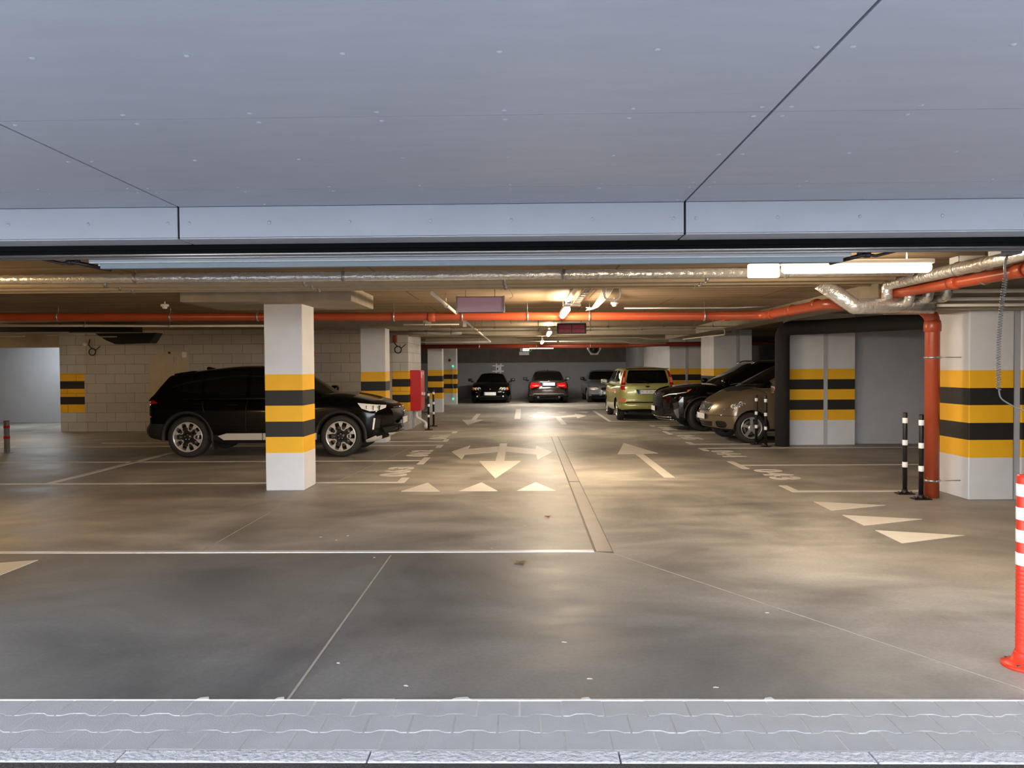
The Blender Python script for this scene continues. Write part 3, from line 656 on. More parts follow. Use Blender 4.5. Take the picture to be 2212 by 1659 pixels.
# display signs
t = thing('display_sign', 'mauve blank display sign with silver ends hanging left of the lane', 'display sign', (-.52, 9, 2.2))
b = BM(); box(b, -.795, -.255, 8.98, 9.03, 2.215, 2.395); obj('display_panel', b, 'led_pink', t, t.location)
for xx in (-.815, -.255):
    b = BM(); box(b, xx, xx+.025, 8.965, 9.045, 2.205, 2.41, bev=.004); obj('end_cap', b, 'chrome', t, t.location)
b = BM(); box(b, -.80, -.25, 8.972, 9.04, 2.395, 2.402); box(b, -.80, -.25, 8.972, 9.04, 2.208, 2.215); obj('frame', b, 'led_frame', t, t.location)
for xx in (-.7, -.35):
    b = BM(); tube(b, [(xx, 9.0, 2.40), (xx, 9.0, CE)], .005, 6); obj('hanger', b, 'galv', t, t.location)
t = thing('strip_lamp', 'white vertical trunking piece below the mauve sign', 'trunking', (-1.04, 13, 2.2)); 
b = BM(); box(b, -1.06, -1.0, 12.95, 13.0, 2.26, 2.42, bev=.003); obj('cover', b, 'white_plastic', t, t.location); t.name = 'trunking'
t = thing('display_sign', 'dark framed sign with red led fields hanging over the right lane', 'display sign', (.88, 14, 2.2))
b = BM(); box(b, .61, 1.155, 14.0, 14.06, 2.175, 2.365, bev=.004); obj('frame', b, 'led_frame', t, t.location)
b = BM()
for i in range(2):
    for j in range(2): box(b, .64+i*.25, .875+i*.25, 13.992, 14.002, 2.195+j*.077, 2.265+j*.077)
obj('display_panel', b, 'led_red', t, t.location)
b = BM(); box(b, .62, 1.15, 14.0, 14.05, 2.366, 2.38); tube(b, [(.7, 14.02, 2.37), (.7, 14.02, CE)], .005, 6); tube(b, [(1.06, 14.02, 2.37), (1.06, 14.02, CE)], .005, 6); tube(b, fillet([(1.16, 14.02, 2.22), (1.25, 14.0, 2.26), (1.22, 13.9, 2.40), (1.1, 13.9, 2.5)], .05), .006, 6); obj('bracket', b, 'galv', t, t.location)
t = thing('exit_sign', 'small lit green and white exit sign hanging before the back wall', 'sign', (0, 30, 2.1))
b = BM(); box(b, -.18, .20, 30, 30.03, 2.20, 2.36, bev=.004); obj('panel', b, 'white_plastic', t, t.location)
b = BM(); box(b, -.05, .17, 29.99, 30.0, 2.22, 2.31); obj('lit_face', b, 'sign_glow', t, t.location)
b = BM(); prism(b, [(.02, 2.23), (.05, 2.26), (.02, 2.29), (.06, 2.295), (.09, 2.27), (.14, 2.23), (.10, 2.24), (.07, 2.25)], 29.984, 29.99, 'y'); box(b, .11, .15, 29.984, 29.99, 2.24, 2.30); obj('running_figure', b, 'exit_green', t, t.location)
b = BM(); box(b, -.21, .19, 30, 30.05, 2.05, 2.18, bev=.003); obj('info_plate', b, 'galv', t, t.location)
b = BM(); tube(b, fillet([(.2, 30, 2.2), (.3, 30, 2.22), (.28, 30, 2.34), (.2, 30, 2.4)], .05), .008, 6); tube(b, [(-.15, 30.02, 2.3), (-.15, 30.02, CE)], .006, 6); obj('bracket', b, 'white_plastic', t, t.location)
t = thing('convex_camera', 'black dome in a white hexagonal housing under the far ceiling', 'camera', (2.6, 28, 2.2))
b = BM(); lathe(b, [(.001, .03), (.24, .03), (.27, 0), (.24, -.03), (.18, -.04)], 6, 'y', (2.6, 28, 2.24)); obj('housing', b, 'white_plastic', t, t.location)
b = BM(); lathe(b, [(.19, -.04), (.17, -.09), (.12, -.13), (.05, -.15), (.001, -.152)], 20, 'y', (2.6, 28, 2.24)); obj('dome', b, 'glass', t, t.location)
b = BM(); tube(b, [(2.6, 28.03, 2.45), (2.6, 28.03, CE)], .02, 8); obj('stem', b, 'galv', t, t.location)
# left ceiling clutter
t = thing('cable_tray', 'dark cable tray hanging under the ceiling above the striped wall end', 'cable tray', (-9.6, 15.5, 2.2))
b = BM(); box(b, -11.5, -8.2, 15.6, 16.0, 2.36, 2.50); prism(b, [(-9.35, 2.36), (-8.0, 2.36), (-8.15, 2.14), (-8.9, 2.12), (-9.1, 2.2)], 16.2, 16.5, 'y'); obj('tray', b, 'black_plastic', t, t.location)
b = BM()
for a, c in (((-10.3, 14.5, 2.29), (-8.9, 14.5, 2.27)), ((-11.6, 15.0, 2.24), (-10.1, 15.0, 2.235)), ((-9.3, 15.5, 2.24), (-8.5, 15.5, 2.24)), ((-10.6, 14.9, 2.31), (-9.6, 14.9, 2.28)), ((-9.8, 15.2, 2.26), (-9.0, 15.2, 2.26))):
    box(b, a[0], c[0], a[1], a[1]+.03, a[2], a[2]+.02)
obj('side_rail', b, 'pvc_white', t, t.location)
b = BM()
for xx in (-10.5, -9.8, -8.7): tube(b, [(xx, 15.7, 2.4), (xx, 15.7, CE)], .008, 6)
obj('hanger', b, 'galv', t, t.location)
def cable_loop(label, x, y, z, m='black_plastic'):
    t = thing('cable_loop', label, 'cable', (x, y, z))
    b = BM(); pts = [(x+.085*math.cos(a), y, z+.085*math.sin(a)) for a in [k*2*PI/16 for k in range(17)]]; tube(b, pts, .014, 8, cap=False)
    tube(b, fillet([(x, y, z+.08), (x-.09, y, z+.16), (x-.06, y, z+.32)], .05), .014, 8); tube(b, [(x+.07, y, z+.03), (x+.2, y, z+.14)], .01, 8); obj('loop', b, m, t, t.location)
    return t
cable_loop('coiled black cable hanging on the block wall near its striped end', -10.95, 18.84, 2.02)
cl = cable_loop('coiled black cable with a red siren beside the second column', -3.18, 18.84, 2.02)
b = BM(); box(b, -3.30, -3.20, 18.78, 18.9, 2.20, 2.42, bev=.02); obj('siren', b, 'red_pipe', cl, cl.location)
t = thing('wall_lamp', 'small round lamp at the top of the block wall', 'lamp', (-11.2, 18.85, 2.2))
b = BM(); lathe(b, [(.04, 0), (.06, -.02), (.04, -.06), (.01, -.07)], 14, 'y', (-11.15, 18.9, 2.22)); obj('lens', b, 'white_plastic', t, t.location)
t = thing('wall_sign', 'small red sign on the block wall just right of the nearest column', 'sign', (-5.5, 18.88, 1.9))
b = BM(); box(b, -5.55, -5.30, 18.87, 18.9, 1.86, 2.0); obj('plate', b, 'red_cab', t, t.location)
b = text_bm('E', .06, .09, .003); bmesh.ops.rotate(b, verts=b.verts, matrix=Matrix.Rotation(PI/2, 3, 'X')); bmesh.ops.translate(b, verts=b.verts, vec=(-5.40, 18.868, 1.885)); obj('letter', b, 'label_white', t, t.location)
# hash shaped white sign on the back wall
t = thing('wall_sign', 'white hash shaped tape frame with a paper notice on the back wall above the coupe', 'sign', (-1.33, 38.19, 1.3))
b = BM()
for xx in (-1.44, -1.22): prism(b, [(xx-.03, 1.22), (xx+.03, 1.22), (xx+.05, 1.76), (xx-.01, 1.76)], 38.17, 38.19, 'y')
for zz in (1.34, 1.62): box(b, -1.64, -1.05, 38.165, 38.18, zz, zz+.06)
obj('tape', b, 'reflector', t, t.location)
b = BM(); box(b, -1.46, -1.20, 38.155, 38.17, 1.36, 1.66); obj('paper', b, 'reflector', t, t.location)
b = BM()
for (x0, z0, x1, z1) in ((-1.42, 1.42, -1.36, 1.44), (-1.40, 1.46, -1.36, 1.54), (-1.36, 1.46, -1.34, 1.56), (-1.30, 1.60, -1.23, 1.61), (-1.30, 1.39, -1.24, 1.40)): box(b, x0, x1, 38.148, 38.156, z0, z1)
obj('print', b, 'ink', t, t.location)
# items on column 4
for zz, lab in ((1.63, 'green indicator light high on the banded column beside the coupe'), (.25, 'green indicator light low on the banded column beside the coupe')):
    b = BM(); lathe(b, [(.036, .01), (.036, -.02), (.02, -.035), (.001, -.04)], 14, 'y', (-3.02, 31.6, zz)); o = obj('indicator_light', b, 'green_led', None, (-3.02, 31.6, zz)); tag(o, lab, 'light', 'green lights on the far column')
b = BM(); tube(b, [(-3.02, 31.585, .3), (-3.02, 31.585, 1.6)], .008, 6); o = obj('cable', b, 'pvc_white', None, (-3.02, 31.58, .3)); tag(o, 'thin cable between the two green lights on the far column', 'cable')
b = BM(); lathe(b, [(.06, 0), (.065, -.02), (.04, -.05), (.001, -.055)], 14, 'y', (-3.15, 31.6, 1.88)); o = obj('alarm_sounder', b, 'red_pipe', None, (-3.15, 31.6, 1.88)); tag(o, 'round dark red alarm on the far banded column', 'alarm')

# ------------------------------------------------------------------ hydrant cabinet
t = thing('hydrant_cabinet', 'tall red hydrant cabinet fixed to the end of the block wall', 'cabinet', (-2.8, 19.6, .45))
b = BM(); box(b, -2.93, -2.68, 19.15, 19.92, .46, 1.50, bev=.008); obj('body', b, 'red_cab', t, t.location)
b = BM(); box(b, -2.68, -2.66, 19.18, 19.89, .49, 1.47, bev=.004); d_ = obj('door', b, 'red_cab', t, t.location)
b = BM(); box(b, -2.66, -2.62, 19.25, 19.31, .86, .94, bev=.008); box(b, -2.66, -2.62, 19.62, 19.70, .84, .92, bev=.008); h = obj('handle', b, 'label_white', d_, t.location)
b = BM(); box(b, -2.66, -2.655, 19.22, 19.42, 1.30, 1.45); box(b, -2.66, -2.655, 19.6, 19.68, 1.38, 1.44); obj('label_sheet', b, 'label_white', d_, t.location)
b = BM()
for k in range(4): box(b, -2.655, -2.653, 19.24, 19.40, 1.32+k*.03, 1.333+k*.03)
obj('label_print', b, 'red_cab', d_, t.location)
t = thing('hydrant_pipe', 'white kinked pipe leading down from the red cabinet', 'pipe', (-2.75, 19.3, 0))
b = BM(); tube(b, fillet([(-2.80, 19.3, .46), (-2.80, 19.3, .30), (-2.55, 19.3, .14), (-2.55, 19.3, 0)], .05), .035, 12); lathe(b, [(.035, .0), (.055, .0), (.055, .09), (.035, .1)], 14, 'z', (-2.55, 19.3, 0)); obj('pipe', b, 'white_plastic', t, t.location)
b = BM(); box(b, -2.93, -2.88, 19.5, 19.55, 0, .46); box(b, -2.93, -2.88, 19.15, 19.2, 0, .46); obj('foot', b, 'galv', t, t.location)

# ------------------------------------------------------------------ bollards
def black_post(loc, label, H=.98, first=[None]):
    if first[0]: return clone(first[0], (*loc, 0), label)
    t = thing('flexible_bollard', label, 'bollard', (*loc, 0), 0, 'slim black bollards with white bands')
    b = BM(); lathe(b, [(.026, .0), (.026, H-.01), (.022, H), (.001, H)], 18); obj('post', b, 'black_plastic', t)
    for zz in (.885, .62, .355):
        b = BM(); lathe(b, [(.0275, zz-.032), (.030, zz-.030), (.030, zz+.030), (.0275, zz+.032)], 18); obj('band', b, 'reflector', t)
    b = BM(); box(b, -.10, .10, -.06, .06, 0, .012, bev=.004); lathe(b, [(.05, .01), (.035, .04), (.027, .06)], 16); obj('base', b, 'black_plastic', t)
    for s in (-1, 1):
        b = BM(); lathe(b, [(.014, .01), (.014, .025), (.006, .035), (.001, .035)], 8, 'z', (s*.075, 0, 0)); obj('bolt', b, 'rust', t)
    first[0] = t; return t
black_post((4.56, 9.06), 'left of the two black banded bollards by the orange downpipe')
black_post((4.565, 8.70), 'black banded bollard touching the front of the orange downpipe')
black_post((4.57, 14.87), 'left of the two black banded bollards before the bronze car wheel')
black_post((4.62, 14.45), 'right of the two black banded bollards next to the black insulated pipe')
black_post((-2.41, 18.73), 'nearer of the two black banded bollards by the red cabinet')
black_post((-2.43, 19.92), 'farther of the two black banded bollards by the red cabinet')
t = thing('red_white_bollard', 'red bollard with four white bands at the right edge of the garage entrance', 'bollard', (2.555, 3.86, 0))
b = BM(); lathe(b, [(.043, .0), (.040, .05), (.040, .975), (.036, .985), (.022, .985), (.020, .95), (.001, .95)], 32); obj('post', b, 'red_bollard', t)
for zz in (.908, .788, .673, .555):
    b = BM(); lathe(b, [(.0405, zz-.032), (.0425, zz-.031), (.0425, zz+.031), (.0405, zz+.032)], 32); obj('band', b, 'reflector', t)
b = BM(); lathe(b, [(.105, 0), (.105, .012), (.095, .018), (.06, .035), (.048, .07), (.044, .08)], 32)
for k in range(18): lathe(b, [(.0405, .12+k*.022), (.0425, .124+k*.022), (.0405, .128+k*.022)], 24)
obj('base', b, 'red_bollard', t)
for k in range(4):
    a = k*PI/2+.7; b = BM(); lathe(b, [(.009, .015), (.009, .026), (.001, .028)], 8, 'z', (.082*math.cos(a), .082*math.sin(a), 0)); obj('bolt', b, 'rust', t)
t = thing('parking_post', 'grey square post with red bands in the left bay', 'post', (-9.8, 14.0, 0))
b = BM(); box(b, -.035, .035, -.035, .035, 0, .62, bev=.004); obj('post', b, 'galv', t)
for zz in (.47, .27):
    b = BM(); box(b, -.037, .037, -.037, .037, zz, zz+.05); obj('band', b, 'red_cab', t)
b = BM(); box(b, -.07, .07, -.07, .07, 0, .01); obj('base', b, 'galv', t)

# ------------------------------------------------------------------ floor fittings
t = thing('trench_drain', 'long narrow drain channel set lengthwise in the middle of the lane', 'drain', (.66, 10, 0))
b = BM(); prism(b, [(.575, 6.28), (.735, 6.22), (.745, 16.82), (.585, 16.82)], -.004, .0015); obj('edge', b, 'drain_edge', t, t.location)
ys = [6.28, 10.1, 10.8, 16.78]
for k in range(3):
    b = BM(); box(b, .592, .728, ys[k]+.006, ys[k+1]-.006, -.003, .005+(.006 if k == 1 else 0), bev=.002); obj('cover', b, 'drain', t, t.location)
b = BM(); box(b, -7.5, .575, 6.262, 6.325, -.004, .006, bev=.003); o = obj('floor_strip', b, 'steel_strip', None, (-3, 6.29, 0)); tag(o, 'long pale steel strip set across the floor up to the drain', 'floor strip')
# painted markings
def paint(name, polys, label, cat, group=None, loc=None):
    xs = [p[0] for q in polys for p in q]; ys_ = [p[1] for q in polys for p in q]
    b = BM()
    for q in polys: prism(b, q, -.002, .0035)
    o = obj(name, b, 'paint_white', None, ((min(xs)+max(xs))/2, (min(ys_)+max(ys_))/2, 0)); return tag(o, label, cat, group)
G1 = 'white give way triangles painted on the floor'
for cx, l in ((-1.32, 'leftmost of the three triangles in a row before the combined arrow'), (-.59, 'middle of the three triangles in a row before the combined arrow'), (.14, 'triangle nearest the drain in the row before the combined arrow')):
    paint('painted_triangle', [[(cx-.245, 9.40), (cx+.245, 9.38), (cx, 10.1)]], l, 'floor marking', G1)
for cy, l in ((8.30, 'sideways triangle farthest from the gate on the right'), (7.53, 'middle sideways triangle of the three on the right'), (6.80, 'sideways triangle nearest the gate on the right')):
    paint('painted_triangle', [[(3.27, cy-.26), (3.98, cy+.03), (3.28, cy+.26)]], l, 'floor marking', G1)
paint('painted_triangle', [[(-3.99, 6.04), (-4.7, 5.80), (-3.99, 5.55)]], 'triangle cut by the left picture edge below the steel strip', 'floor marking', G1)
for cx, l in ((.57, 'left of the three small far triangles'), (1.29, 'middle of the three small far triangles'), (2.06, 'right of the three small far triangles')):
    paint('painted_triangle', [[(cx-.19, 26.1), (cx, 25.5), (cx+.19, 26.1)]], l, 'floor marking', G1)
paint('painted_arrow', [[(-.77, 12.42), (-.42, 10.45), (-.06, 12.42)], [(-.49, 12.42), (-.345, 12.42), (-.365, 15.3), (-.51, 15.3)],
      [(-1.36, 13.83), (-1.07, 12.63), (-1.075, 13.38), (-.50, 13.79), (-.50, 14.75), (-1.08, 14.3), (-1.09, 14.97)],
      [(.5, 13.67), (.22, 14.82), (.20, 14.2), (-.36, 14.70), (-.36, 13.80), (.20, 13.30), (.21, 12.52)]], 'white three headed arrow pointing left, right and towards the gate', 'floor marking')
paint('painted_arrow', [[(1.65, 13.35), (2.38, 13.43), (2.01, 15.28)], [(1.94, 10.47), (2.09, 10.47), (2.10, 13.43), (1.96, 13.40)]], 'white straight arrow pointing away right of the drain', 'floor marking')
paint('painted_arrow', [[(-1.56, 20.34), (-1.21, 22.3), (-1.87, 22.3)], [(-1.60, 22.3), (-1.46, 22.3), (-1.49, 25.2), (-1.63, 25.2)]], 'white straight far arrow pointing towards the camera left of the lane', 'floor marking')
paint('painted_arrow', [[(.11, 23.9), (.39, 22.8), (.40, 23.4), (.97, 23.0), (1.08, 23.0), (1.60, 23.4), (1.60, 22.7), (1.98, 23.95), (1.66, 24.94), (1.63, 24.4), (1.08, 23.75), (.97, 23.75), (.41, 24.4), (.41, 25.05)], [(1.0, 20.3), (1.14, 20.3), (1.10, 23.1), (.94, 23.1)]], 'white far arrow with heads left and right', 'floor marking')
paint('painted_line', [[(-.32, 22.6), (-.14, 22.6), (-.14, 27.9), (-.32, 27.9)]], 'short white lane dash beyond the drain', 'floor marking')
paint('painted_line', [[(2.37, 21.25), (2.47, 21.25), (2.49, 26.45), (2.39, 26.45)], [(2.47, 21.25), (5.2, 21.3), (5.2, 21.37), (2.47, 21.33)], [(2.49, 26.38), (4.9, 26.38), (4.9, 26.45), (2.49, 26.45)]], 'white bay outline around the green car', 'floor marking')
G2 = 'white parking bay lines with hooked ends'
def bay(y, y0, y1, side, l, far):
    xs = (3.28, 3.385) if side > 0 else (-1.64, -1.75)
    q = [[(xs[0], y0), (xs[1], y0), (xs[1], y1), (xs[0], y1)]]
    q.append([(xs[1], y-.045), (far, y-.045), (far, y+.045), (xs[1], y+.045)])
    paint('painted_line', q, l, 'floor marking', G2)
bay(10.14, 10.10, 10.57, -1, 'bay line nearest the gate on the left, meeting the nearest column foot', -12)
bay(12.53, 12.05, 12.98, -1, 'second bay line on the left, running below the black suv wheels', -12)
bay(15.04, 14.57, 15.09, -1, 'bay line on the left coming out under the black suv nose', -11)
bay(15.80, 15.75, 16.27, -1, 'fourth bay line on the left, just beyond the black suv nose', -9)
bay(18.24, 17.77, 18.29, -1, 'bay line before the black bollards by the red cabinet', -9)
bay(9.28, 9.23, 9.73, 1, 'bay line ending at the bollards by the orange downpipe', 5.07)
bay(11.75, 11.33, 12.22, 1, 'second bay line on the right, with a T shaped end', 9.6)
bay(14.22, 13.78, 14.25, 1, 'thin bay line on the right along the striped pier foot', 9.6)
bay(14.98, 14.93, 15.40, 1, 'bay line just before the bronze car', 5.15)
bay(17.53, 17.09, 17.97, 1, 'bay line between the bronze car and the large black suv', 9)
bay(19.83, 19.40, 19.87, 1, 'bay line behind the large black suv', 9)
paint('painted_line', [[(-6.60, 10.18), (-6.48, 10.18), (-6.56, 13.9), (-6.68, 13.9)]], 'worn lengthwise line under the black suv rear wheel', 'floor marking')
for k, (y, x1) in enumerate(((28.6, 3.3), (28.0, 3.5), (30.6, 3.0))):
    paint('painted_line', [[(1.9+.1*k, y), (x1, y), (x1, y+.14), (1.9+.1*k, y+.14)]], ('rear', 'front', 'faint rearmost')[k]+' short white line before the silver sedan', 'floor marking')
def number(s, side, y_start, length, label):
    b = text_bm(s, length, .41, .0035)
    for v in b.verts:
        x, y, z = v.co
        v.co = (3.39+y, y_start-x, z) if side > 0 else (-1.72-y, y_start+x, z)
    if True: bmesh.ops.recalc_face_normals(b, faces=b.faces)
    o = obj('painted_number', b, 'paint_white', None, (3.67 if side > 0 else -1.87, y_start-side*length/2, 0)); tag(o, label, 'floor marking', 'painted bay numbers')
number('063', -1, 10.72, 1.0, 'painted bay number on the left nearest the gate, above the row of triangles')
number('062', -1, 13.15, 1.0, 'painted bay number level with the black suv front wheel')
number('061', -1, 16.3, 1.0, 'farthest painted bay number on the left by the red cabinet')
number('043', 1, 11.28, 1.02, 'painted bay number on the right nearest the orange downpipe')
number('044', 1, 13.85, 1.02, 'painted bay number on the right level with the black insulated pipe')
number('045', 1, 16.95, 1.02, 'painted bay number in front of the bronze car nose')
number('046', 1, 19.35, 1.0, 'faint painted bay number in front of the spindle grille suv')
# leaves and crumbs
def leaf(loc, r, m, label, seed):
    random.seed(seed); b = BM(); n = 15; pts = []
    for k in range(n):
        a = 2*PI*k/n; rr = r*(1.0 if k % 3 == 0 else (.55 if k % 3 == 1 else .5)); pts.append((rr*math.cos(a), rr*math.sin(a)*.8))
    c = b.verts.new((0, 0, .012)); vs = [b.verts.new((p[0], p[1], .004+random.uniform(0, .014))) for p in pts]
    for k in range(n): b.faces.new((c, vs[k], vs[(k+1) % n]))
    bmesh.ops.solidify(b, geom=b.faces[:], thickness=.001)
    o = obj('fallen_leaf', b, m); o.location = (*loc, 0); tag(o, label, 'leaf')
leaf((-.04, 5.91), .072, 'leaf', 'brown lobed dry leaf lying below the steel strip', 1)
leaf((.23, 7.72), .045, 'leaf2', 'small orange leaf lying left of the drain', 2)
b = BM(); random.seed(9)
for (x, y) in ((-1.66, 6.9), (-1.72, 6.72), (-1.25, 6.1), (-.02, 7.3), (-1.9, 6.85), (-2.0, 11.3), (.3, 3.7), (.2, 4.2), (-1.0, 3.9), (-3.3, 11.0), (1.5, 4.7), (-.3, 6.4), (-4.1, 12.0), (.9, 3.6), (-.6, 3.62)):
    prism(b, [(x, y), (x+random.uniform(.014, .034), y+random.uniform(-.006, .006)), (x+.014, y+.010), (x+.003, y+.008)], 0, .002)
o = obj('litter_crumbs', b, 'sand'); tag(o, 'tiny pale scraps scattered over the floor', 'litter', kind='stuff')

# ------------------------------------------------------------------ cars
def crv(x, pts):
    """smooth monotone curve through (x, value) points"""
    if x <= pts[0][0]: return pts[0][1]
    if x >= pts[-1][0]: return pts[-1][1]
    n = len(pts)
    for i in range(n-1):
        if x <= pts[i+1][0]: break
    h = pts[i+1][0]-pts[i][0]; d = (pts[i+1][1]-pts[i][1])/h
    def sl(j): return (pts[j+1][1]-pts[j][1])/(pts[j+1][0]-pts[j][0])
    def tan(j):
        if j == 0: return sl(0)
        if j == n-1: return sl(n-2)
        a, b_ = sl(j-1), sl(j)
        return 0 if a*b_ <= 0 else 2*a*b_/(a+b_)
    t = (x-pts[i][0])/h; m0, m1 = tan(i)*h, tan(i+1)*h
    return (2*t**3-3*t*t+1)*pts[i][1]+(t**3-2*t*t+t)*m0+(-2*t**3+3*t*t)*pts[i+1][1]+(t**3-t*t)*m1
def lerp(a, b_, t): return a+(b_-a)*t
def cube_surface(fn, nu, nv, nw):
    bm = BM(); V = {}
    def vert(i, j, k):
        if (i, j, k) not in V: V[(i, j, k)] = bm.verts.new(fn(i/nu, j/nv, 2*k/nw-1))
        return V[(i, j, k)]
    def quad(*ix):
        f = bm.faces.new([vert(*q) for q in ix]); f.smooth = True
    for i in range(nu):
        for j in range(nv):
            quad((i, j, 0), (i+1, j, 0), (i+1, j+1, 0), (i, j+1, 0)); quad((i, j, nw), (i, j+1, nw), (i+1, j+1, nw), (i+1, j, nw))
        for k in range(nw):
            quad((i, 0, k), (i, 0, k+1), (i+1, 0, k+1), (i+1, 0, k)); quad((i, nv, k), (i+1, nv, k), (i+1, nv, k+1), (i, nv, k+1))
    for j in range(nv):
        for k in range(nw):
            quad((0, j, k), (0, j+1, k), (0, j+1, k+1), (0, j, k+1)); quad((nu, j, k), (nu, j, k+1), (nu, j+1, k+1), (nu, j+1, k))
    bmesh.ops.recalc_face_normals(bm, faces=bm.faces)
    return bm
def extract(bm, faces):
    nb = BM(); V = {}
    for f in faces:
        vs = []
        for v in f.verts:
            if v not in V: V[v] = nb.verts.new(v.co)
            vs.append(V[v])
        try:
            nf = nb.faces.new(vs); nf.smooth = f.smooth; nf.material_index = f.material_index
        except ValueError: pass
    bmesh.ops.delete(bm, geom=list(faces), context='FACES'); nb.normal_update()
    return nb
def merge_back(bm, nb, faces):
    V = {}
    for f in faces:
        vs = []
        for v in f.verts:
            if v not in V: V[v] = bm.verts.new(v.co)
            vs.append(V[v])
        try:
            nf = bm.faces.new(vs); nf.smooth = f.smooth; nf.material_index = f.material_index
        except ValueError: pass
def inside(p, poly):
    c = False; n = len(poly); j = n-1
    for i in range(n):
        a, b_ = poly[i], poly[j]
        if (a[1] > p[1]) != (b_[1] > p[1]) and p[0] < (b_[0]-a[0])*(p[1]-a[1])/(b_[1]-a[1]+1e-12)+a[0]: c = not c
        j = i
    return c
AX = {'y': (1, 0, 2), 'x': (0, 1, 2), 'z': (2, 0, 1)}
def carve(bm, poly, axis, sign, thr=.15, off=.0, cond=None, thick=0, single=False):
    a, p, q = AX[axis]
    x0, x1 = min(t[0] for t in poly)-.01, max(t[0] for t in poly)+.01; z0, z1 = min(t[1] for t in poly)-.01, max(t[1] for t in poly)+.01
    bm.normal_update(); cand = []
    for f in bm.faces:
        if f.normal[a]*sign <= thr: continue
        ps = [v.co[p] for v in f.verts]; qs = [v.co[q] for v in f.verts]
        if max(ps) < x0 or min(ps) > x1 or max(qs) < z0 or min(qs) > z1: continue
        if cond and not cond(f.calc_center_median()): continue
        cand.append(f)
    nb = extract(bm, cand)
    for i in range(len(poly)):
        s_, e_ = poly[i], poly[(i+1) % len(poly)]
        co = [0, 0, 0]; no = [0, 0, 0]; co[p], co[q] = s_; no[p], no[q] = e_[1]-s_[1], -(e_[0]-s_[0])
        if abs(no[p])+abs(no[q]) < 1e-7: continue
        bmesh.ops.bisect_plane(nb, geom=nb.faces[:]+nb.edges[:]+nb.verts[:], dist=1e-5, plane_co=co, plane_no=Vector(no).normalized())
    ins, outs = [], []
    for f in nb.faces:
        c = f.calc_center_median(); (ins if inside((c[p], c[q]), poly) else outs).append(f)
    if single and len(ins) > 1:                      # one connected region only
        left = set(ins); isl = []
        while left:
            st = [left.pop()]; g_ = []
            while st:
                f = st.pop(); g_.append(f)
                for e in f.edges:
                    for f2 in e.link_faces:
                        if f2 in left: left.discard(f2); st.append(f2)
            isl.append(g_)
        if len(isl) > 1:
            isl.sort(key=lambda g_: -sum(f.calc_area() for f in g_))
            for g_ in isl[1:]: outs += g_
    merge_back(bm, nb, outs)
    bmesh.ops.delete(nb, geom=outs, context='FACES')
    if off or thick:
        nb.normal_update()
        for v in nb.verts:
            if v.link_faces: v.co += v.normal*off
        if thick and nb.faces: bmesh.ops.solidify(nb, geom=nb.faces[:], thickness=thick)
    return nb
def join(bms):
    r = BM()
    for x in bms: merge_back(r, x, x.faces[:]); x.free()
    return r
def mir(poly): return [(-a, b_) for a, b_ in poly]

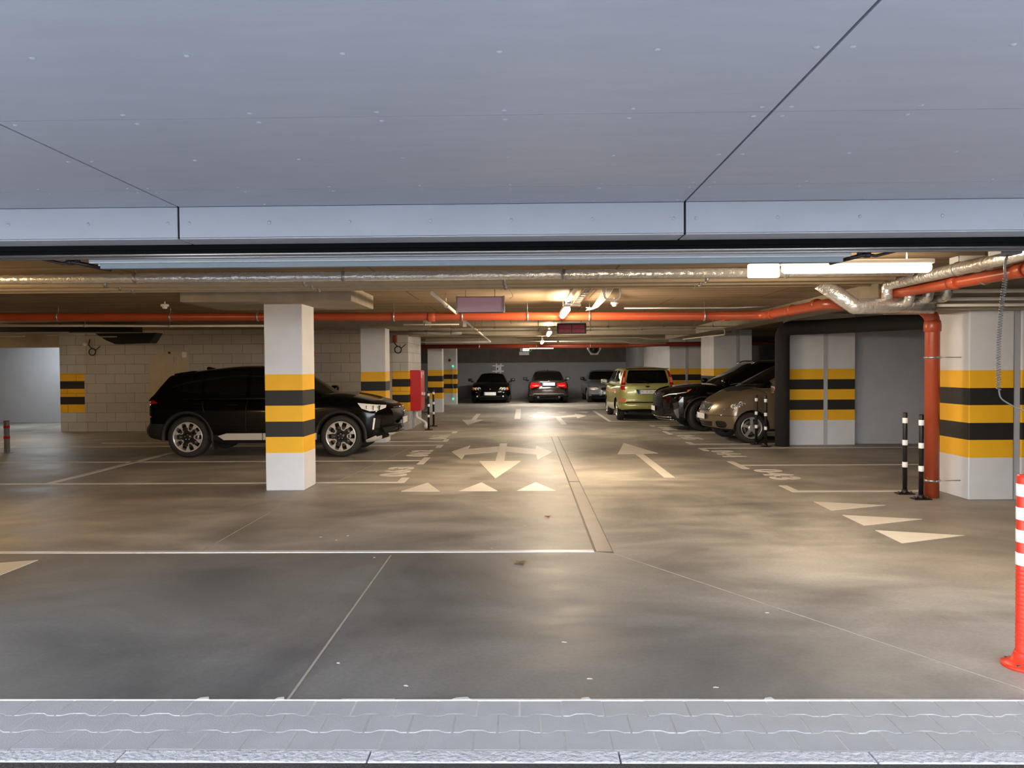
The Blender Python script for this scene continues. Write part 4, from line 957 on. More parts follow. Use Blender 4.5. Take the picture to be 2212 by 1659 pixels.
class Car:
    def __init__(s, name_label, sp, loc, rz, paint, nose=None):
        s.t = thing('car', name_label, 'car', loc, rz); s.sp = sp; s.paint = paint
        S = sp; tf, bf = S['top'], S['bot']; hw = S['hw']; fr, re = S['front'], S['rear']
        side = S.get('side', [(0, .90), (.10, .965), (.4, 1.0), (.7, .995), (.88, .965), (1, .88)]); crown = S.get('crown', .07)
        cf, cr, pf = S.get('cf', .30), S.get('cr', .20), S.get('pf', 3.2)
        zf0, zf1 = crv(hw[-1][0], bf), crv(hw[-1][0], tf); zr0, zr1 = crv(hw[0][0], bf), crv(hw[0][0], tf)
        s.hwf = lambda x: crv(x, hw)
        s.nose_x = lambda y, z: crv(z, fr)-cf*min(1, abs(y)/(S['W']/2))**pf
        s.tail_x = lambda y, z: crv(z, re)+cr*min(1, abs(y)/(S['W']/2))**pf
        def fn(u, v, w_):
            aw = abs(w_)
            xf = crv(lerp(zf0, zf1, v), fr)-cf*aw**pf; xr = crv(lerp(zr0, zr1, v), re)+cr*aw**pf
            x = lerp(xr, xf, u); z0_, z1_ = crv(x, bf), crv(x, tf)
            z = lerp(z0_, z1_, v)-crown*aw**4*v**3
            return (x, w_*crv(x, hw)*crv(v, side), z)
        bm = cube_surface(fn, 72, 18, 22)
        for _ in range(2): bmesh.ops.smooth_vert(bm, verts=bm.verts, factor=.5, use_axis_x=True, use_axis_y=True, use_axis_z=True)
        bm.normal_update()
        for f in bm.faces: f.material_index = 1 if f.normal.z < -.6 and f.calc_center_median().z < .5 else 0
        s.body = bm
        g = S['gh']
        def fg(u, v, w_):
            aw = abs(w_)
            xr = lerp(g['rb'], g['rt'], v)+g.get('cr', .08)*aw**2.5; xf = lerp(g['fb'], g['ft'], v)-g.get('cf', .16)*aw**2.5
            x = lerp(xr, xf, u); zb = crv(x, g['base']) if isinstance(g['base'], list) else g['base']
            zt = crv(x, g['roof']) if v > 0 else 0
            zt = crv(lerp(lerp(g['rb'], g['rt'], 1)+g.get('cr', .08)*aw**2.5, lerp(g['fb'], g['ft'], 1)-g.get('cf', .16)*aw**2.5, u), g['roof'])
            z = lerp(zb, zt, v)-g.get('crown', .05)*aw**3*v**2
            vv = v**g.get('tp', 1.35)
            return (x, w_*lerp(g['wb'], g['wt'], vv)*(1-.05*max(0, (abs(2*u-1)-.6)/.4)**2), z)
        gm = cube_surface(fg, 48, 14, 20)
        for _ in range(2): bmesh.ops.smooth_vert(gm, verts=[v for v in gm.verts if v.co.z > g['zcut']], factor=.5, use_axis_x=True, use_axis_y=True, use_axis_z=True)
        s.cab = gm
    def part(s, name, bm, m, parent=None, label=None):
        o = obj(name, bm, m, parent or s.t)
        if label: o['label'] = label
        return o
    def body_part(s, name, poly, axis, sign, m, off=.003, thick=0, thr=.15, cond=None, both=False, label=None, parent=None):
        """cut a region out of the body shell and make it a part of its own (both: the mirrored one too)"""
        out = []
        for k in ((1, -1) if both else (1,)):
            if axis == 'y': nb = carve(s.body, poly, 'y', k*sign if both else sign, thr, off, cond, thick, name == 'corner_blade')
            else: nb = carve(s.body, poly if k == 1 else mir(poly), axis, sign, thr, off, cond, thick)
            out.append(s.part(name, nb, m, parent, label))
        return out
    def cab_part(s, name, poly, axis, sign, m='glass', off=.002, thr=.2, both=False, cond=None):
        out = []
        for k in ((1, -1) if both else (1,)):
            nb = carve(s.cab, poly, axis, (k*sign if both else sign), thr, off, cond)
            out.append(s.part(name, nb, m))
        return out
    def gaps(s, lines, w_=.012, both=True):
        bs = []
        for (x0, z0, x1, z1) in lines:
            d = Vector((x1-x0, z1-z0)).normalized(); n = Vector((-d.y, d.x))*w_/2
            poly = [(x0+n.x, z0+n.y), (x1+n.x, z1+n.y), (x1-n.x, z1-n.y), (x0-n.x, z0-n.y)]
            for k in ((1, -1) if both else (1,)): bs.append(carve(s.body, poly, 'y', k, .3, -.004))
        s.part('panel_gap', join(bs), 'trim')
    def wheels(s, xs, R, w_, style, arch=1.14, inset=.03, flare=0, steer=0):
        sp = s.sp
        for wi, x in enumerate(xs):
            for k in (1, -1):
                ra = R*arch; n = 20
                poly = [(x+ra*math.cos(2*PI*i/n), R+ra*math.sin(2*PI*i/n)) for i in range(n)]
                carve(s.body, poly, 'y', k, .05).free()
                hwx = s.hwf(x); yo = hwx*.985; b = BM()
                # inner liner: half cylinder and inner wall
                ring0, ring1 = [], []
                for i in range(n+1):
                    a = -.15+(PI+.3)*i/n; px, pz = x+ra*math.cos(a), R+ra*math.sin(a)
                    ring0.append(b.verts.new((px, k*(yo-.012), pz))); ring1.append(b.verts.new((px, k*(yo-.34), pz)))
                for i in range(n): b.faces.new((ring0[i], ring0[i+1], ring1[i+1], ring1[i]))
                b.faces.new(ring1); s.part('wheel_well', b, 'well')
                if flare:
                    b = BM(); n2 = 28; prev = None
                    for i in range(n2+1):
                        a = -.12+(PI+.24)*i/n2
                        pts = [(ra-.004, yo-.05), (ra-.004, yo+.012), (ra+flare*.7, yo+.016), (ra+flare, yo+.004), (ra+flare, yo-.06)]
                        cur = [b.verts.new((x+r_*math.cos(a), k*min(y_, s.hwf(x+r_*math.cos(a))+.012 if y_ > yo-.04 else y_), R+r_*math.sin(a))) for r_, y_ in pts]
                        if prev:
                            for q in range(len(pts)-1):
                                f = b.faces.new((prev[q], prev[q+1], cur[q+1], cur[q])); f.smooth = True
                        prev = cur
                    s.part('arch_trim', b, 'trim')
                s.wheel(x, k, hwx-inset, R, w_, style, steer if wi == 1 else 0)
    def wheel(s, x, k, yo, R, w_, style, steer=0):
        loc = (x, k*yo, R); rr = style['r']
        b = BM(); lathe(b, [(rr, -.01), (rr+.02, .0), (R-.06, .004), (R-.02, -.006), (R, -.035), (R+.001, -w_/2), (R, -w_+.03), (R-.02, -w_+.005), (rr+.02, -w_), (rr, -w_+.01)], 40, 'y', cap=False)
        for q in range(4): lathe(b, [(R-.004, -.045-q*.036), (R+.002, -.047-q*.036), (R+.002, -.07-q*.036), (R-.004, -.072-q*.036)], 40, 'y', cap=False)
        wh = obj('wheel', b, 'tyre', s.t); wh.location = loc
        wh.rotation_euler = (0, 0, (PI if k < 0 else 0)+steer)
        if steer: wh.location = (x-k*.03, k*(yo-.03), R)
        b = BM(); lathe(b, [(rr-.018, -.03), (rr+.004, -.012), (rr+.004, .001), (rr-.014, .0), (rr-.02, -.03), (rr-.03, -.12)], 40, 'y', mi=0, cap=False)
        n = style['n']
        for i in range(n):
            a = 2*PI*i/n+style.get('ph', PI/2)
            def R2(p, a=a): return (p[0]*math.cos(a)-p[1]*math.sin(a), p[0]*math.sin(a)+p[1]*math.cos(a))
            if style['kind'] == 'wedge':
                prism(b, [R2(p) for p in ((rr-.01, -.046), (rr-.01, .046), (rr*.62, .008), (rr*.62, -.008))], -.03, -.008, 'y')
                prism(b, [R2(p) for p in ((rr*.64, -.02), (rr*.64, .02), (.05, .03), (.05, -.03))], -.05, -.022, 'y', mi=1)
                if i % 2 == 0:
                    for sg in (-1, 1):
                        a2 = sg*PI/n
                        q = [(rr*.50, a2*1.05), (rr*.62, a2*1.0), (rr*.62, a2*.72), (rr*.50, a2*.78)]
                    arc = [(rr*.60*math.cos(t_), rr*.60*math.sin(t_)) for t_ in [lerp(.02, 2*PI/n-.02, j/6) for j in range(7)]]
                    # u-shaped bracket opening outwards between two wedges
                    u_o = [(rr*.70, .035), (rr*.50, .045), (rr*.40, rr*.18), (rr*.42, rr*.30), (rr*.47, rr*.36), (rr*.58, rr*.42)]
                    mid = PI/n
                    def loc2(r_, t_): return R2((r_*math.cos(mid+t_), r_*math.sin(mid+t_)))
                    outer = [loc2(rr*.66, -.27), loc2(rr*.50, -.30), loc2(rr*.41, -.17), loc2(rr*.41, .17), loc2(rr*.50, .30), loc2(rr*.66, .27)]
                    inner = [loc2(rr*.66, .19), loc2(rr*.54, .20), loc2(rr*.48, .12), loc2(rr*.48, -.12), loc2(rr*.54, -.20), loc2(rr*.66, -.19)]
                    for j in range(5):
                        prism(b, [outer[j], outer[j+1], inner[4-j], inner[5-j]], -.04, -.014, 'y')
            elif style['kind'] == 'five':
                prism(b, [R2(p) for p in ((rr-.008, -.052), (rr-.008, .052), (rr*.72, .024), (rr*.35, .030), (.02, .034), (.02, -.034), (rr*.35, -.030), (rr*.72, -.024))], -.035, -.008, 'y')
            else:
                prism(b, [R2(p) for p in ((rr-.008, -.02), (rr-.008, .02), (.02, .016), (.02, -.016))], -.035, -.01, 'y')
        lathe(b, [(.075, -.03), (.07, -.006), (.03, -.002), (.001, -.002)], 20, 'y', mi=style.get('hub', 0))
        o = obj('rim', b, [style['m'], 'rim_dark'], wh)
        b = BM(); lathe(b, [(rr-.02, -.125), (rr-.02, -.115), (.001, -.115)], 24, 'y'); obj('backing', b, 'well', wh)
        b = BM(); lathe(b, [(rr*.72, -.09), (rr*.72, -.08), (.09, -.08), (.09, -.09)], 24, 'y'); obj('brake_disc', b, 'disc', wh)
        b = BM()
        for i in range(5):
            a = 2*PI*i/5+.3; lathe(b, [(.010, -.004), (.010, .004), (.001, .005)], 8, 'y', (.045*math.cos(a), 0, .045*math.sin(a)))
        obj('wheel_nuts', b, 'rim', wh)
    def mirrors(s, x, y, z, col='black_plastic'):
        for k in (1, -1):
            b = BM(); box(b, x-.07, x+.07, min(k*(y), k*(y+.20)), max(k*y, k*(y+.20)), z, z+.14, bev=.035)
            prism(b, [(x-.03, z+.02), (x+.03, z+.02), (x+.04, z-.04), (x-.02, z-.04)], k*(y-.08), k*(y+.06), 'y')
            for f in b.faces: f.smooth = True
            o = s.part('side_mirror', b, col)
            b = BM(); box(b, x-.078, x-.068, min(k*(y+.02), k*(y+.18)), max(k*(y+.02), k*(y+.18)), z+.02, z+.12, bev=.004); obj('mirror_glass', b, 'glass', o)
    def handles(s, pts, m='car_black'):
        for x, z in pts:
            for k in (1, -1):
                y = s.hwf(x)*.985; b = BM(); box(b, x-.10, x+.10, min(k*(y-.01), k*(y+.03)), max(k*(y-.01), k*(y+.03)), z-.014, z+.014, bev=.008); s.part('door_handle', b, m)
    def plate(s, x, z, face, y=0, wd=.52, h=.11, text=None, tilt=0):
        b = BM(); box(b, x-.006, x+.006, y-wd/2-.01, y+wd/2+.01, z-h/2-.008, z+h/2+.008, bev=.003); fr = s.part('plate_holder', b, 'trim')
        b = BM(); box(b, x+face*.004, x+face*.010, y-wd/2, y+wd/2, z-h/2, z+h/2, bev=.002); p = s.part('number_plate', b, 'plate')
        b = BM(); ys = y-face*(wd/2)*(-1)*-1
        yb = (y-wd/2, y-wd/2+.045) if face > 0 else (y+wd/2-.045, y+wd/2)
        yb = (-yb[1]+2*y, -yb[0]+2*y) if face > 0 and False else yb
        box(b, x+face*.009, x+face*.0115, yb[0], yb[1], z-h/2+.004, z+h/2-.004); obj('blue_band', b, 'plate_blue', p)
        if text:
            tw, th = wd*.62, h*.5; b = text_bm(text, tw, th, .002)
            for v in b.verts:
                tx, ty, tz = v.co
                v.co = (x+face*(.0115+tz), y+(face)*(tx-tw/2)*1 + (-face)*.02, z-th/2+ty)
            obj('characters', b, 'plate_ink', p)
    def seats(s, xs, z): pass
    def finish(s):
        S = s.sp
        bmesh.ops.remove_doubles(s.body, verts=s.body.verts, dist=.0004); bmesh.ops.remove_doubles(s.cab, verts=s.cab.verts, dist=.0004)
        o = s.part('body', s.body, [s.paint, 'well']); s.part('cabin', s.cab, s.paint)
        return s.t
M['plate_ink'] = mat('plate_faded_characters', (186, 186, 184), .5)
def ellipse(cx, cy, rx, ry, n=14, rot=0): return [(cx+rx*math.cos(2*PI*i/n)*math.cos(rot)-ry*math.sin(2*PI*i/n)*math.sin(rot), cy+rx*math.cos(2*PI*i/n)*math.sin(rot)+ry*math.sin(2*PI*i/n)*math.cos(rot)) for i in range(n)]

# --- black suv in side view, nose to the right
c = Car('large black suv with silver sill trim parked sideways behind the nearest column', dict(W=1.86,
    top=[(-2.25, 1.05), (-2.0, 1.09), (-1.0, 1.07), (0, 1.05), (.9, 1.10), (1.2, 1.12), (1.6, 1.07), (1.95, .985), (2.2, .89), (2.32, .82)],
    bot=[(-2.3, .42), (-1.95, .31), (-1.2, .25), (1.3, .24), (1.8, .25), (2.05, .30), (2.3, .40)],
    front=[(.26, 2.02), (.34, 2.16), (.42, 2.30), (.55, 2.27), (.72, 2.33), (.84, 2.27), (.92, 2.18)],
    rear=[(.30, -1.98), (.42, -2.24), (.50, -2.28), (.58, -2.27), (.62, -2.20), (.9, -2.21), (1.05, -2.19)],
    hw=[(-2.3, .80), (-2.0, .88), (-1.4, .92), (1.4, .92), (1.9, .89), (2.3, .72)], cf=.34, cr=.16, crown=.06,
    gh=dict(rb=-2.19, rt=-1.88, fb=1.22, ft=.34, base=1.0, zcut=1.08, roof=[(-1.9, 1.465), (-1.2, 1.56), (-.4, 1.62), (.1, 1.605), (.4, 1.55)], wb=.80, wt=.635, tp=1.2)),
    (-4.58, 13.98, 0), 0, 'car_black')
c.cab_part('side_window', [(.98, 1.12), (.38, 1.46), (-.28, 1.54), (-.28, 1.09)], 'y', 1, both=True)
c.cab_part('side_window', [(-.35, 1.09), (-.35, 1.54), (-1.10, 1.50), (-1.10, 1.12)], 'y', 1, both=True)
c.cab_part('side_window', [(-1.15, 1.12), (-1.15, 1.48), (-1.74, 1.26), (-1.62, 1.18)], 'y', 1, both=True)
c.cab_part('windshield', [(-.66, 1.12), (.66, 1.12), (.56, 1.53), (-.56, 1.53)], 'x', 1, 'glass_green', cond=lambda p: p.x > .3)
c.cab_part('rear_window', [(-.60, 1.12), (.60, 1.12), (.52, 1.42), (-.52, 1.42)], 'x', -1, cond=lambda p: p.x < -1.6)
for k in (1, -1):
    hl = c.part('headlight', carve(c.body, [(1.64, .945), (2.10, .895), (2.10, .85), (2.0, .81), (1.86, .80), (1.72, .85)], 'y', k, .1, .006), 'head_w')
    b = BM()
    for xx in (1.80, 1.92, 2.02): box(b, xx-.004, xx+.004, min(k*.72, k*(c.hwf(xx)*.99+.0)), max(k*.72, k*(c.hwf(xx)*.985)), .82, .90)
    obj('lens_divider', b, 'trim', hl)
c.body_part('daytime_light', [(1.925, .68), (1.955, .68), (1.925, .48), (1.90, .48)], 'y', 1, 'head_w', .006, thr=.1, both=True)
c.body_part('bumper_vent', [(1.965, .68), (2.05, .66), (2.02, .50), (1.94, .50)], 'y', 1, 'trim', -.01, thr=.1, both=True)
c.body_part('lower_grille', [(2.05, .50), (2.27, .53), (2.27, .43), (2.10, .40)], 'y', 1, 'trim', -.012, thr=.02, both=True)
c.body_part('grille', [(-.50, .60), (.50, .60), (.56, .84), (-.56, .84)], 'x', 1, 'trim', -.015)
c.body_part('skid_plate', [(-.62, .40), (.62, .40), (.5, .30), (-.5, .30)], 'x', 1, 'silver_trim', .008, thr=.02)
c.body_part('corner_blade', [(1.78, .305), (2.02, .40), (2.30, .52), (2.34, .545), (2.34, .50), (2.12, .36), (1.98, .25), (1.78, .24)], 'y', 1, 'silver_trim', .010, thr=.01, both=True)
c.body_part('taillight', [(-2.24, 1.05), (-2.0, 1.01), (-1.90, .965), (-2.24, .92)], 'y', 1, 'tail', .004, thr=.1, both=True)
c.body_part('rear_reflector', [(-2.10, .80), (-2.0, .72), (-2.06, .70), (-2.14, .76)], 'y', 1, 'tail_pale', .002, thr=.1, both=True)
c.body_part('rear_bumper', [(-2.4, .60), (-1.76, .60), (-1.76, .1), (-2.4, .1)], 'y', 1, 'trim', .003, thr=.2, both=True)
c.body_part('rear_bumper', [(-.95, .60), (.95, .60), (.95, .1), (-.95, .1)], 'x', -1, 'trim', .003, thr=.2)
c.body_part('sill_cladding', [(-1.0, .40), (.98, .40), (.98, .1), (-1.0, .1)], 'y', 1, 'trim', .004, thr=.1, both=True)
c.gaps([(-.32, .45, -.32, 1.0), (.86, .45, .86, 1.0), (-1.05, .80, -1.12, 1.0)])
c.wheels([-1.365, 1.345], .364, .225, dict(r=.262, n=10, kind='wedge', m='rim_bright', hub=1), arch=1.13, flare=.055)
for k in (1, -1):
    y = .925
    b = BM(); prism(b, [(-.80, .385), (-.66, .43), (.93, .43), (.93, .315), (-.70, .315)], min(k*.86, k*.95), max(k*.86, k*.95), 'y'); c.part('side_step', b, 'silver_trim')
    b = BM(); box(b, -.02, -.008, min(k*.94, k*.953), max(k*.94, k*.953), .31, .432); c.part('step_joint', b, 'trim')
    b = BM(); box(b, -.93, -.90, min(k*.70, k*.90), max(k*.7, k*.90), .14, .34, bev=.004); c.part('mud_flap', b, 'trim')
b = BM(); prism(b, [(-1.74, 1.478), (-1.62, 1.50), (-1.4, 1.53), (-1.4, 1.50), (-1.6, 1.45), (-1.73, 1.458)], -.55, .55, 'y'); c.part('rear_spoiler', b, 'car_black')
b = BM(); prism(b, [(-1.25, 1.585), (-1.18, 1.56), (-1.36, 1.53), (-1.37, 1.585), (-1.34, 1.605)], -.025, .025, 'y'); c.part('fin_antenna', b, 'car_black')
c.handles([(-.55, .93), (-1.5+.36, .95)]); c.mirrors(.78, .90, 1.08, 'car_black')
c.plate(2.335, .60, 1, wd=.52, h=.115)
b = BM(); lathe(b, [(.001, -.006), (.05, -.006), (.055, .006), (.001, .008)], 18, 'x', (2.33, 0, .76)); c.part('badge', b, 'chrome')
b = BM(); tube(b, [(2.20, -.45, .85), (2.28, -.2, .855), (2.30, 0, .857), (2.28, .2, .855), (2.20, .45, .85)], .008, 6); c.part('grille_bar', b, 'chrome')
c.finish()

SEDAN = dict(W=1.80,
    top=[(-2.25, .96), (-1.9, 1.0), (-1.4, 1.02), (0, .93), (.75, .98), (1.2, .93), (1.8, .82), (2.2, .70)],
    bot=[(-2.25, .34), (-1.8, .25), (1.7, .22), (2.25, .26)],
    front=[(.24, 2.16), (.34, 2.26), (.55, 2.25), (.70, 2.18)],
    rear=[(.30, -2.16), (.42, -2.26), (.60, -2.26), (.75, -2.20), (.98, -2.16)],
    hw=[(-2.25, .78), (-1.8, .87), (-1.2, .895), (1.2, .895), (1.8, .86), (2.25, .74)], cf=.30, cr=.22, crown=.07,
    gh=dict(rb=-1.85, rt=-.95, fb=1.05, ft=.15, base=.88, zcut=.98, roof=[(-1.1, 1.36), (-.6, 1.41), (-.1, 1.42), (.2, 1.37)], wb=.76, wt=.56, tp=1.2))
# --- brown-black sedan seen from behind
c = Car('dark brown sedan with glowing red taillights parked by the back wall', SEDAN, (1.03, 34.45, 0), PI/2, 'car_brown')
c.cab_part('rear_window', [(-.62, .99), (.62, .99), (.52, 1.34), (-.52, 1.34)], 'x', -1, cond=lambda p: p.x < -.8, thr=.15)
c.cab_part('windshield', [(-.62, .99), (.62, .99), (.52, 1.34), (-.52, 1.34)], 'x', 1, cond=lambda p: p.x > .1)
c.cab_part('side_window', [(.85, 1.0), (.25, 1.31), (-1.0, 1.31), (-1.5, 1.03)], 'y', 1, both=True)
c.body_part('taillight', [(.37, .86), (.74, .90), (.80, .70), (.72, .66), (.37, .72)], 'x', -1, 'tail', .004, thr=.05, both=True)
c.body_part('taillight_bar', [(.37, .752), (.77, .752), (.77, .72), (.37, .728)], 'x', -1, 'tail_pale', .006, thr=.05, both=True)
for k in (1, -1):
    b = BM(); box(b, -2.30, -2.20, min(k*.42, k*.70), max(k*.42, k*.70), .765, .785, bev=.006); box(b, -2.30, -2.20, min(k*.46, k*.64), max(k*.46, k*.64), .735, .75, bev=.004); c.part('tail_lamp_bar', b, 'tail_pale')
c.body_part('boot_gap', [(-.72, .635), (.72, .635), (.72, .62), (-.72, .62)], 'x', -1, 'trim', -.006)
c.body_part('diffuser', [(-.62, .40), (.62, .40), (.62, .24), (-.62, .24)], 'x', -1, 'trim', -.004, thr=.02)
c.body_part('chrome_strip', [(-.66, .425), (.66, .425), (.66, .40), (-.66, .40)], 'x', -1, 'chrome', .003, thr=.02)
c.wheels([-1.38, 1.38], .315, .22, dict(r=.21, n=5, kind='five', m='rim'), arch=1.12)
c.mirrors(.70, .90, .96); c.plate(-2.255, .83, -1, wd=.54, h=.13)
b = BM(); lathe(b, [(.001, -.01), (.035, -.01), (.035, .01), (.001, .01)], 16, 'x', (-2.20, 0, .95)); c.part('badge', b, 'chrome')
b = BM(); prism(b, [(-.95, 1.40), (-.82, 1.40), (-.86, 1.45)], -.02, .02, 'y'); c.part('fin_antenna', b, 'trim')
for k in (1, -1):
    b = BM(); lathe(b, [(.035, -.08), (.035, .02), (.03, .02), (.03, -.08)], 14, 'x', (-2.24, k*.45, .27)); c.part('exhaust', b, 'chrome')
c.handles([(-.9, .80), (.1, .78)], 'car_brown'); c.finish()
# --- silver sedan seen from the front
c = Car('silver sedan facing the lane, partly hidden by the lime green car', SEDAN, (3.62, 34.7, 0), -PI/2, 'car_silver')
c.cab_part('windshield', [(-.64, .98), (.64, .98), (.53, 1.35), (-.53, 1.35)], 'x', 1, cond=lambda p: p.x > .1, thr=.15)
c.cab_part('rear_window', [(-.62, .99), (.62, .99), (.52, 1.34), (-.52, 1.34)], 'x', -1, cond=lambda p: p.x < -.8)
c.cab_part('side_window', [(.85, 1.0), (.25, 1.31), (-1.0, 1.31), (-1.5, 1.03)], 'y', 1, both=True)
c.body_part('headlight', [(.42, .62), (.50, .55), (.76, .56), (.82, .66), (.70, .70), (.46, .66)], 'x', 1, 'head', .004, thr=.05, both=True)
c.body_part('headlight_rim', [(.40, .69), (.44, .70), (.84, .74), (.86, .70), (.70, .71), (.46, .67)], 'x', 1, 'trim', .002, thr=.05, both=True)
c.body_part('grille', [(.04, .68), (.28, .67), (.33, .60), (.28, .54), (.05, .54)], 'x', 1, 'trim', -.006, thr=.02, both=True)
c.body_part('air_intake', [(-.30, .36), (.30, .36), (.26, .27), (-.26, .27)], 'x', 1, 'trim', -.012, thr=.0)
c.body_part('air_intake', [(.38, .37), (.74, .37), (.70, .29), (.38, .29)], 'x', 1, 'trim', -.012, thr=.0, both=True)
for k in (1, -1):
    b = BM()
    for q in range(7): box(b, 2.19, 2.24, k*(.07+q*.034)-.004, k*(.07+q*.034)+.004, .55, .66)
    c.part('grille_slats', b, 'rim_dark')
c.wheels([-1.38, 1.38], .315, .22, dict(r=.21, n=5, kind='five', m='rim'), arch=1.12)
c.mirrors(.62, .90, .97); c.plate(2.262, .43, 1, wd=.52, h=.11)
b = BM(); lathe(b, [(.001, -.01), (.035, -.01), (.035, .01), (.001, .01)], 16, 'x', (2.13, 0, .73)); c.part('badge', b, 'chrome')
c.handles([(-.9, .80), (.1, .78)], 'car_silver'); c.finish()
# --- black coupe seen from the front
c = Car('low black coupe with round twin headlights and amber corners by the back wall', dict(W=1.76,
    top=[(-2.2, .90), (-1.6, .96), (0, .90), (.7, .94), (1.2, .88), (1.8, .77), (2.15, .64)],
    bot=[(-2.2, .34), (-1.8, .22), (1.7, .18), (2.2, .22)], front=[(.20, 2.12), (.32, 2.22), (.48, 2.20), (.64, 2.08)],
    rear=[(.30, -2.1), (.5, -2.2), (.95, -2.1)], hw=[(-2.2, .78), (-1.7, .86), (-1.1, .88), (1.2, .875), (1.7, .86), (2.2, .74)], cf=.34, cr=.22, crown=.06,
    gh=dict(rb=-1.95, rt=-.95, fb=.98, ft=.05, base=.82, zcut=.92, roof=[(-1.1, 1.24), (-.5, 1.31), (-.1, 1.30), (.1, 1.25)], wb=.76, wt=.50, tp=1.1)),
    (-1.50, 34.6, 0), -PI/2, 'car_black')
c.cab_part('windshield', [(-.62, .92), (.62, .92), (.46, 1.24), (-.46, 1.24)], 'x', 1, cond=lambda p: p.x > .1, thr=.15)
c.cab_part('rear_window', [(-.60, .95), (.60, .95), (.46, 1.2), (-.46, 1.2)], 'x', -1, cond=lambda p: p.x < -.8, thr=.15)
c.cab_part('side_window', [(.75, .93), (.1, 1.20), (-.9, 1.20), (-1.4, .96)], 'y', 1, both=True)
c.body_part('headlight', [(.36, .57), (.44, .70), (.80, .70), (.82, .58), (.70, .56)], 'x', 1, 'trim', .003, thr=.03, both=True)
for k in (1, -1):
    for yy, rr in ((.48, .070), (.61, .062)):
        x = c.nose_x(yy, .60)+.005; b = BM(); lathe(b, [(rr, -.03), (rr, .012), (rr*.66, .014), (rr*.62, -.004), (.001, -.004)], 20, 'x', (x-.02, k*yy, .635)); o = c.part('headlamp_ring', b, 'head_w')
        b = BM(); lathe(b, [(rr*.3, 0), (rr*.3, .012), (.001, .014)], 12, 'x', (x-.02, k*yy, .635)); obj('bulb', b, 'trim', o)
    x = c.nose_x(.73, .62); b = BM(); lathe(b, [(.062, -.05), (.062, .02), (.001, .03)], 16, 'x', (x-.0, k*.725, .635)); c.part('corner_lamp', b, 'amber')
    b = BM(); lathe(b, [(.035, -.05), (.035, .0), (.001, .01)], 14, 'x', (c.nose_x(.55, .3)+.0, k*.56, .31)); c.part('fog_lamp', b, 'head_w')
    b = BM(); box(b, c.nose_x(.6, .48)-.03, c.nose_x(.6, .48)+.005, k*.58-.035, k*.58+.035, .475, .49); c.part('bumper_gleam', b, 'chrome')
c.body_part('air_intake', [(-.5, .34), (.5, .34), (.44, .23), (-.44, .23)], 'x', 1, 'trim', -.012, thr=.0)
c.wheels([-1.27, 1.27], .31, .21, dict(r=.21, n=5, kind='five', m='rim'), arch=1.12)
c.mirrors(.62, .86, .93); c.plate(2.235, .43, 1, wd=.52, h=.135)
b = BM(); lathe(b, [(.001, -.006), (.03, -.006), (.03, .006), (.001, .006)], 16, 'x', (2.13, 0, .62)); c.part('badge', b, 'galv')
c.handles([(-.35, .76)], 'car_black'); c.finish()
# --- lime green compact van seen from behind
c = Car('lime green compact van seen from behind with tall red taillights', dict(W=1.72,
    top=[(-2.0, 1.06), (-1.0, 1.04), (0, .98), (1.0, 1.02), (1.3, 1.0), (1.75, .88), (2.0, .72)],
    bot=[(-2.0, .34), (-1.7, .28), (-1.0, .24), (1.5, .22), (2.0, .26)], front=[(.24, 1.92), (.4, 2.0), (.6, 1.99), (.75, 1.9)],
    rear=[(.30, -1.90), (.36, -1.99), (.50, -2.0), (.53, -1.955), (.56, -1.94), (.8, -1.95), (1.06, -1.93)],
    hw=[(-2.0, .80), (-1.6, .84), (-1.1, .86), (1.1, .86), (1.6, .83), (2.0, .72)], cf=.3, cr=.14, pf=4, crown=.03,
    side=[(0, .93), (.10, .985), (.35, 1.0), (.7, .99), (.9, .965), (1, .93)],
    gh=dict(rb=-1.93, rt=-1.74, fb=1.35, ft=.55, base=1.0, zcut=1.10, roof=[(-1.8, 1.50), (-1.2, 1.545), (-.3, 1.555), (.6, 1.48)], wb=.81, wt=.665, tp=1.5, cr=.05, crown=.05)),
    (3.52, 23.44, 0), PI/2, 'car_green')
rw = c.cab_part('rear_window', [(-.575, 1.075), (.575, 1.075), (.60, 1.12), (.535, 1.42), (.50, 1.45), (-.50, 1.45), (-.535, 1.42), (-.60, 1.12)], 'x', -1, cond=lambda p: p.x < -1.5)
c.cab_part('windshield', [(-.66, 1.06), (.66, 1.06), (.56, 1.43), (-.56, 1.43)], 'x', 1, cond=lambda p: p.x > .4)
c.cab_part('side_window', [(-1.68, 1.14), (-1.60, 1.42), (-.75, 1.45), (-.75, 1.09)], 'y', 1, both=True)
c.cab_part('side_window', [(-.68, 1.09), (-.68, 1.45), (.60, 1.42), (1.1, 1.09)], 'y', 1, both=True)
for k in (1, -1):
    pl = [(.63, 1.03), (.645, 1.20), (.59, 1.43), (.645, 1.43), (.705, 1.22), (.75, 1.03)]
    pl = pl if k == 1 else mir(pl)
    nb = carve(c.cab, pl, 'x', -1, .05, .010, lambda p: p.x < -1.5); o = c.part('taillight', nb, 'tail')
    pl = [(.63, .89), (.62, 1.06), (.76, 1.06), (.755, .92), (.72, .885)]; pl = pl if k == 1 else mir(pl)
    nb = carve(c.body, pl, 'x', -1, .02, .008, lambda p: p.x < -1.5); c.part('taillight', nb, 'tail')
    b = BM(); x = -1.90
    prism(b, [(k*.655, 1.10), (k*.72, 1.10), (k*.68, 1.25), (k*.63, 1.25)], -1.925, -1.80, 'x'); obj('clear_lens', b, 'tail_pale', o)
    pl = [(.62, .56), (.62, .64), (.80, .64), (.80, .56)]; pl = pl if k == 1 else mir(pl)
    nb = carve(c.body, pl, 'x', -1, .02, .006, lambda p: p.x < -1.5); c.part('rear_reflector', nb, 'tail_pale')
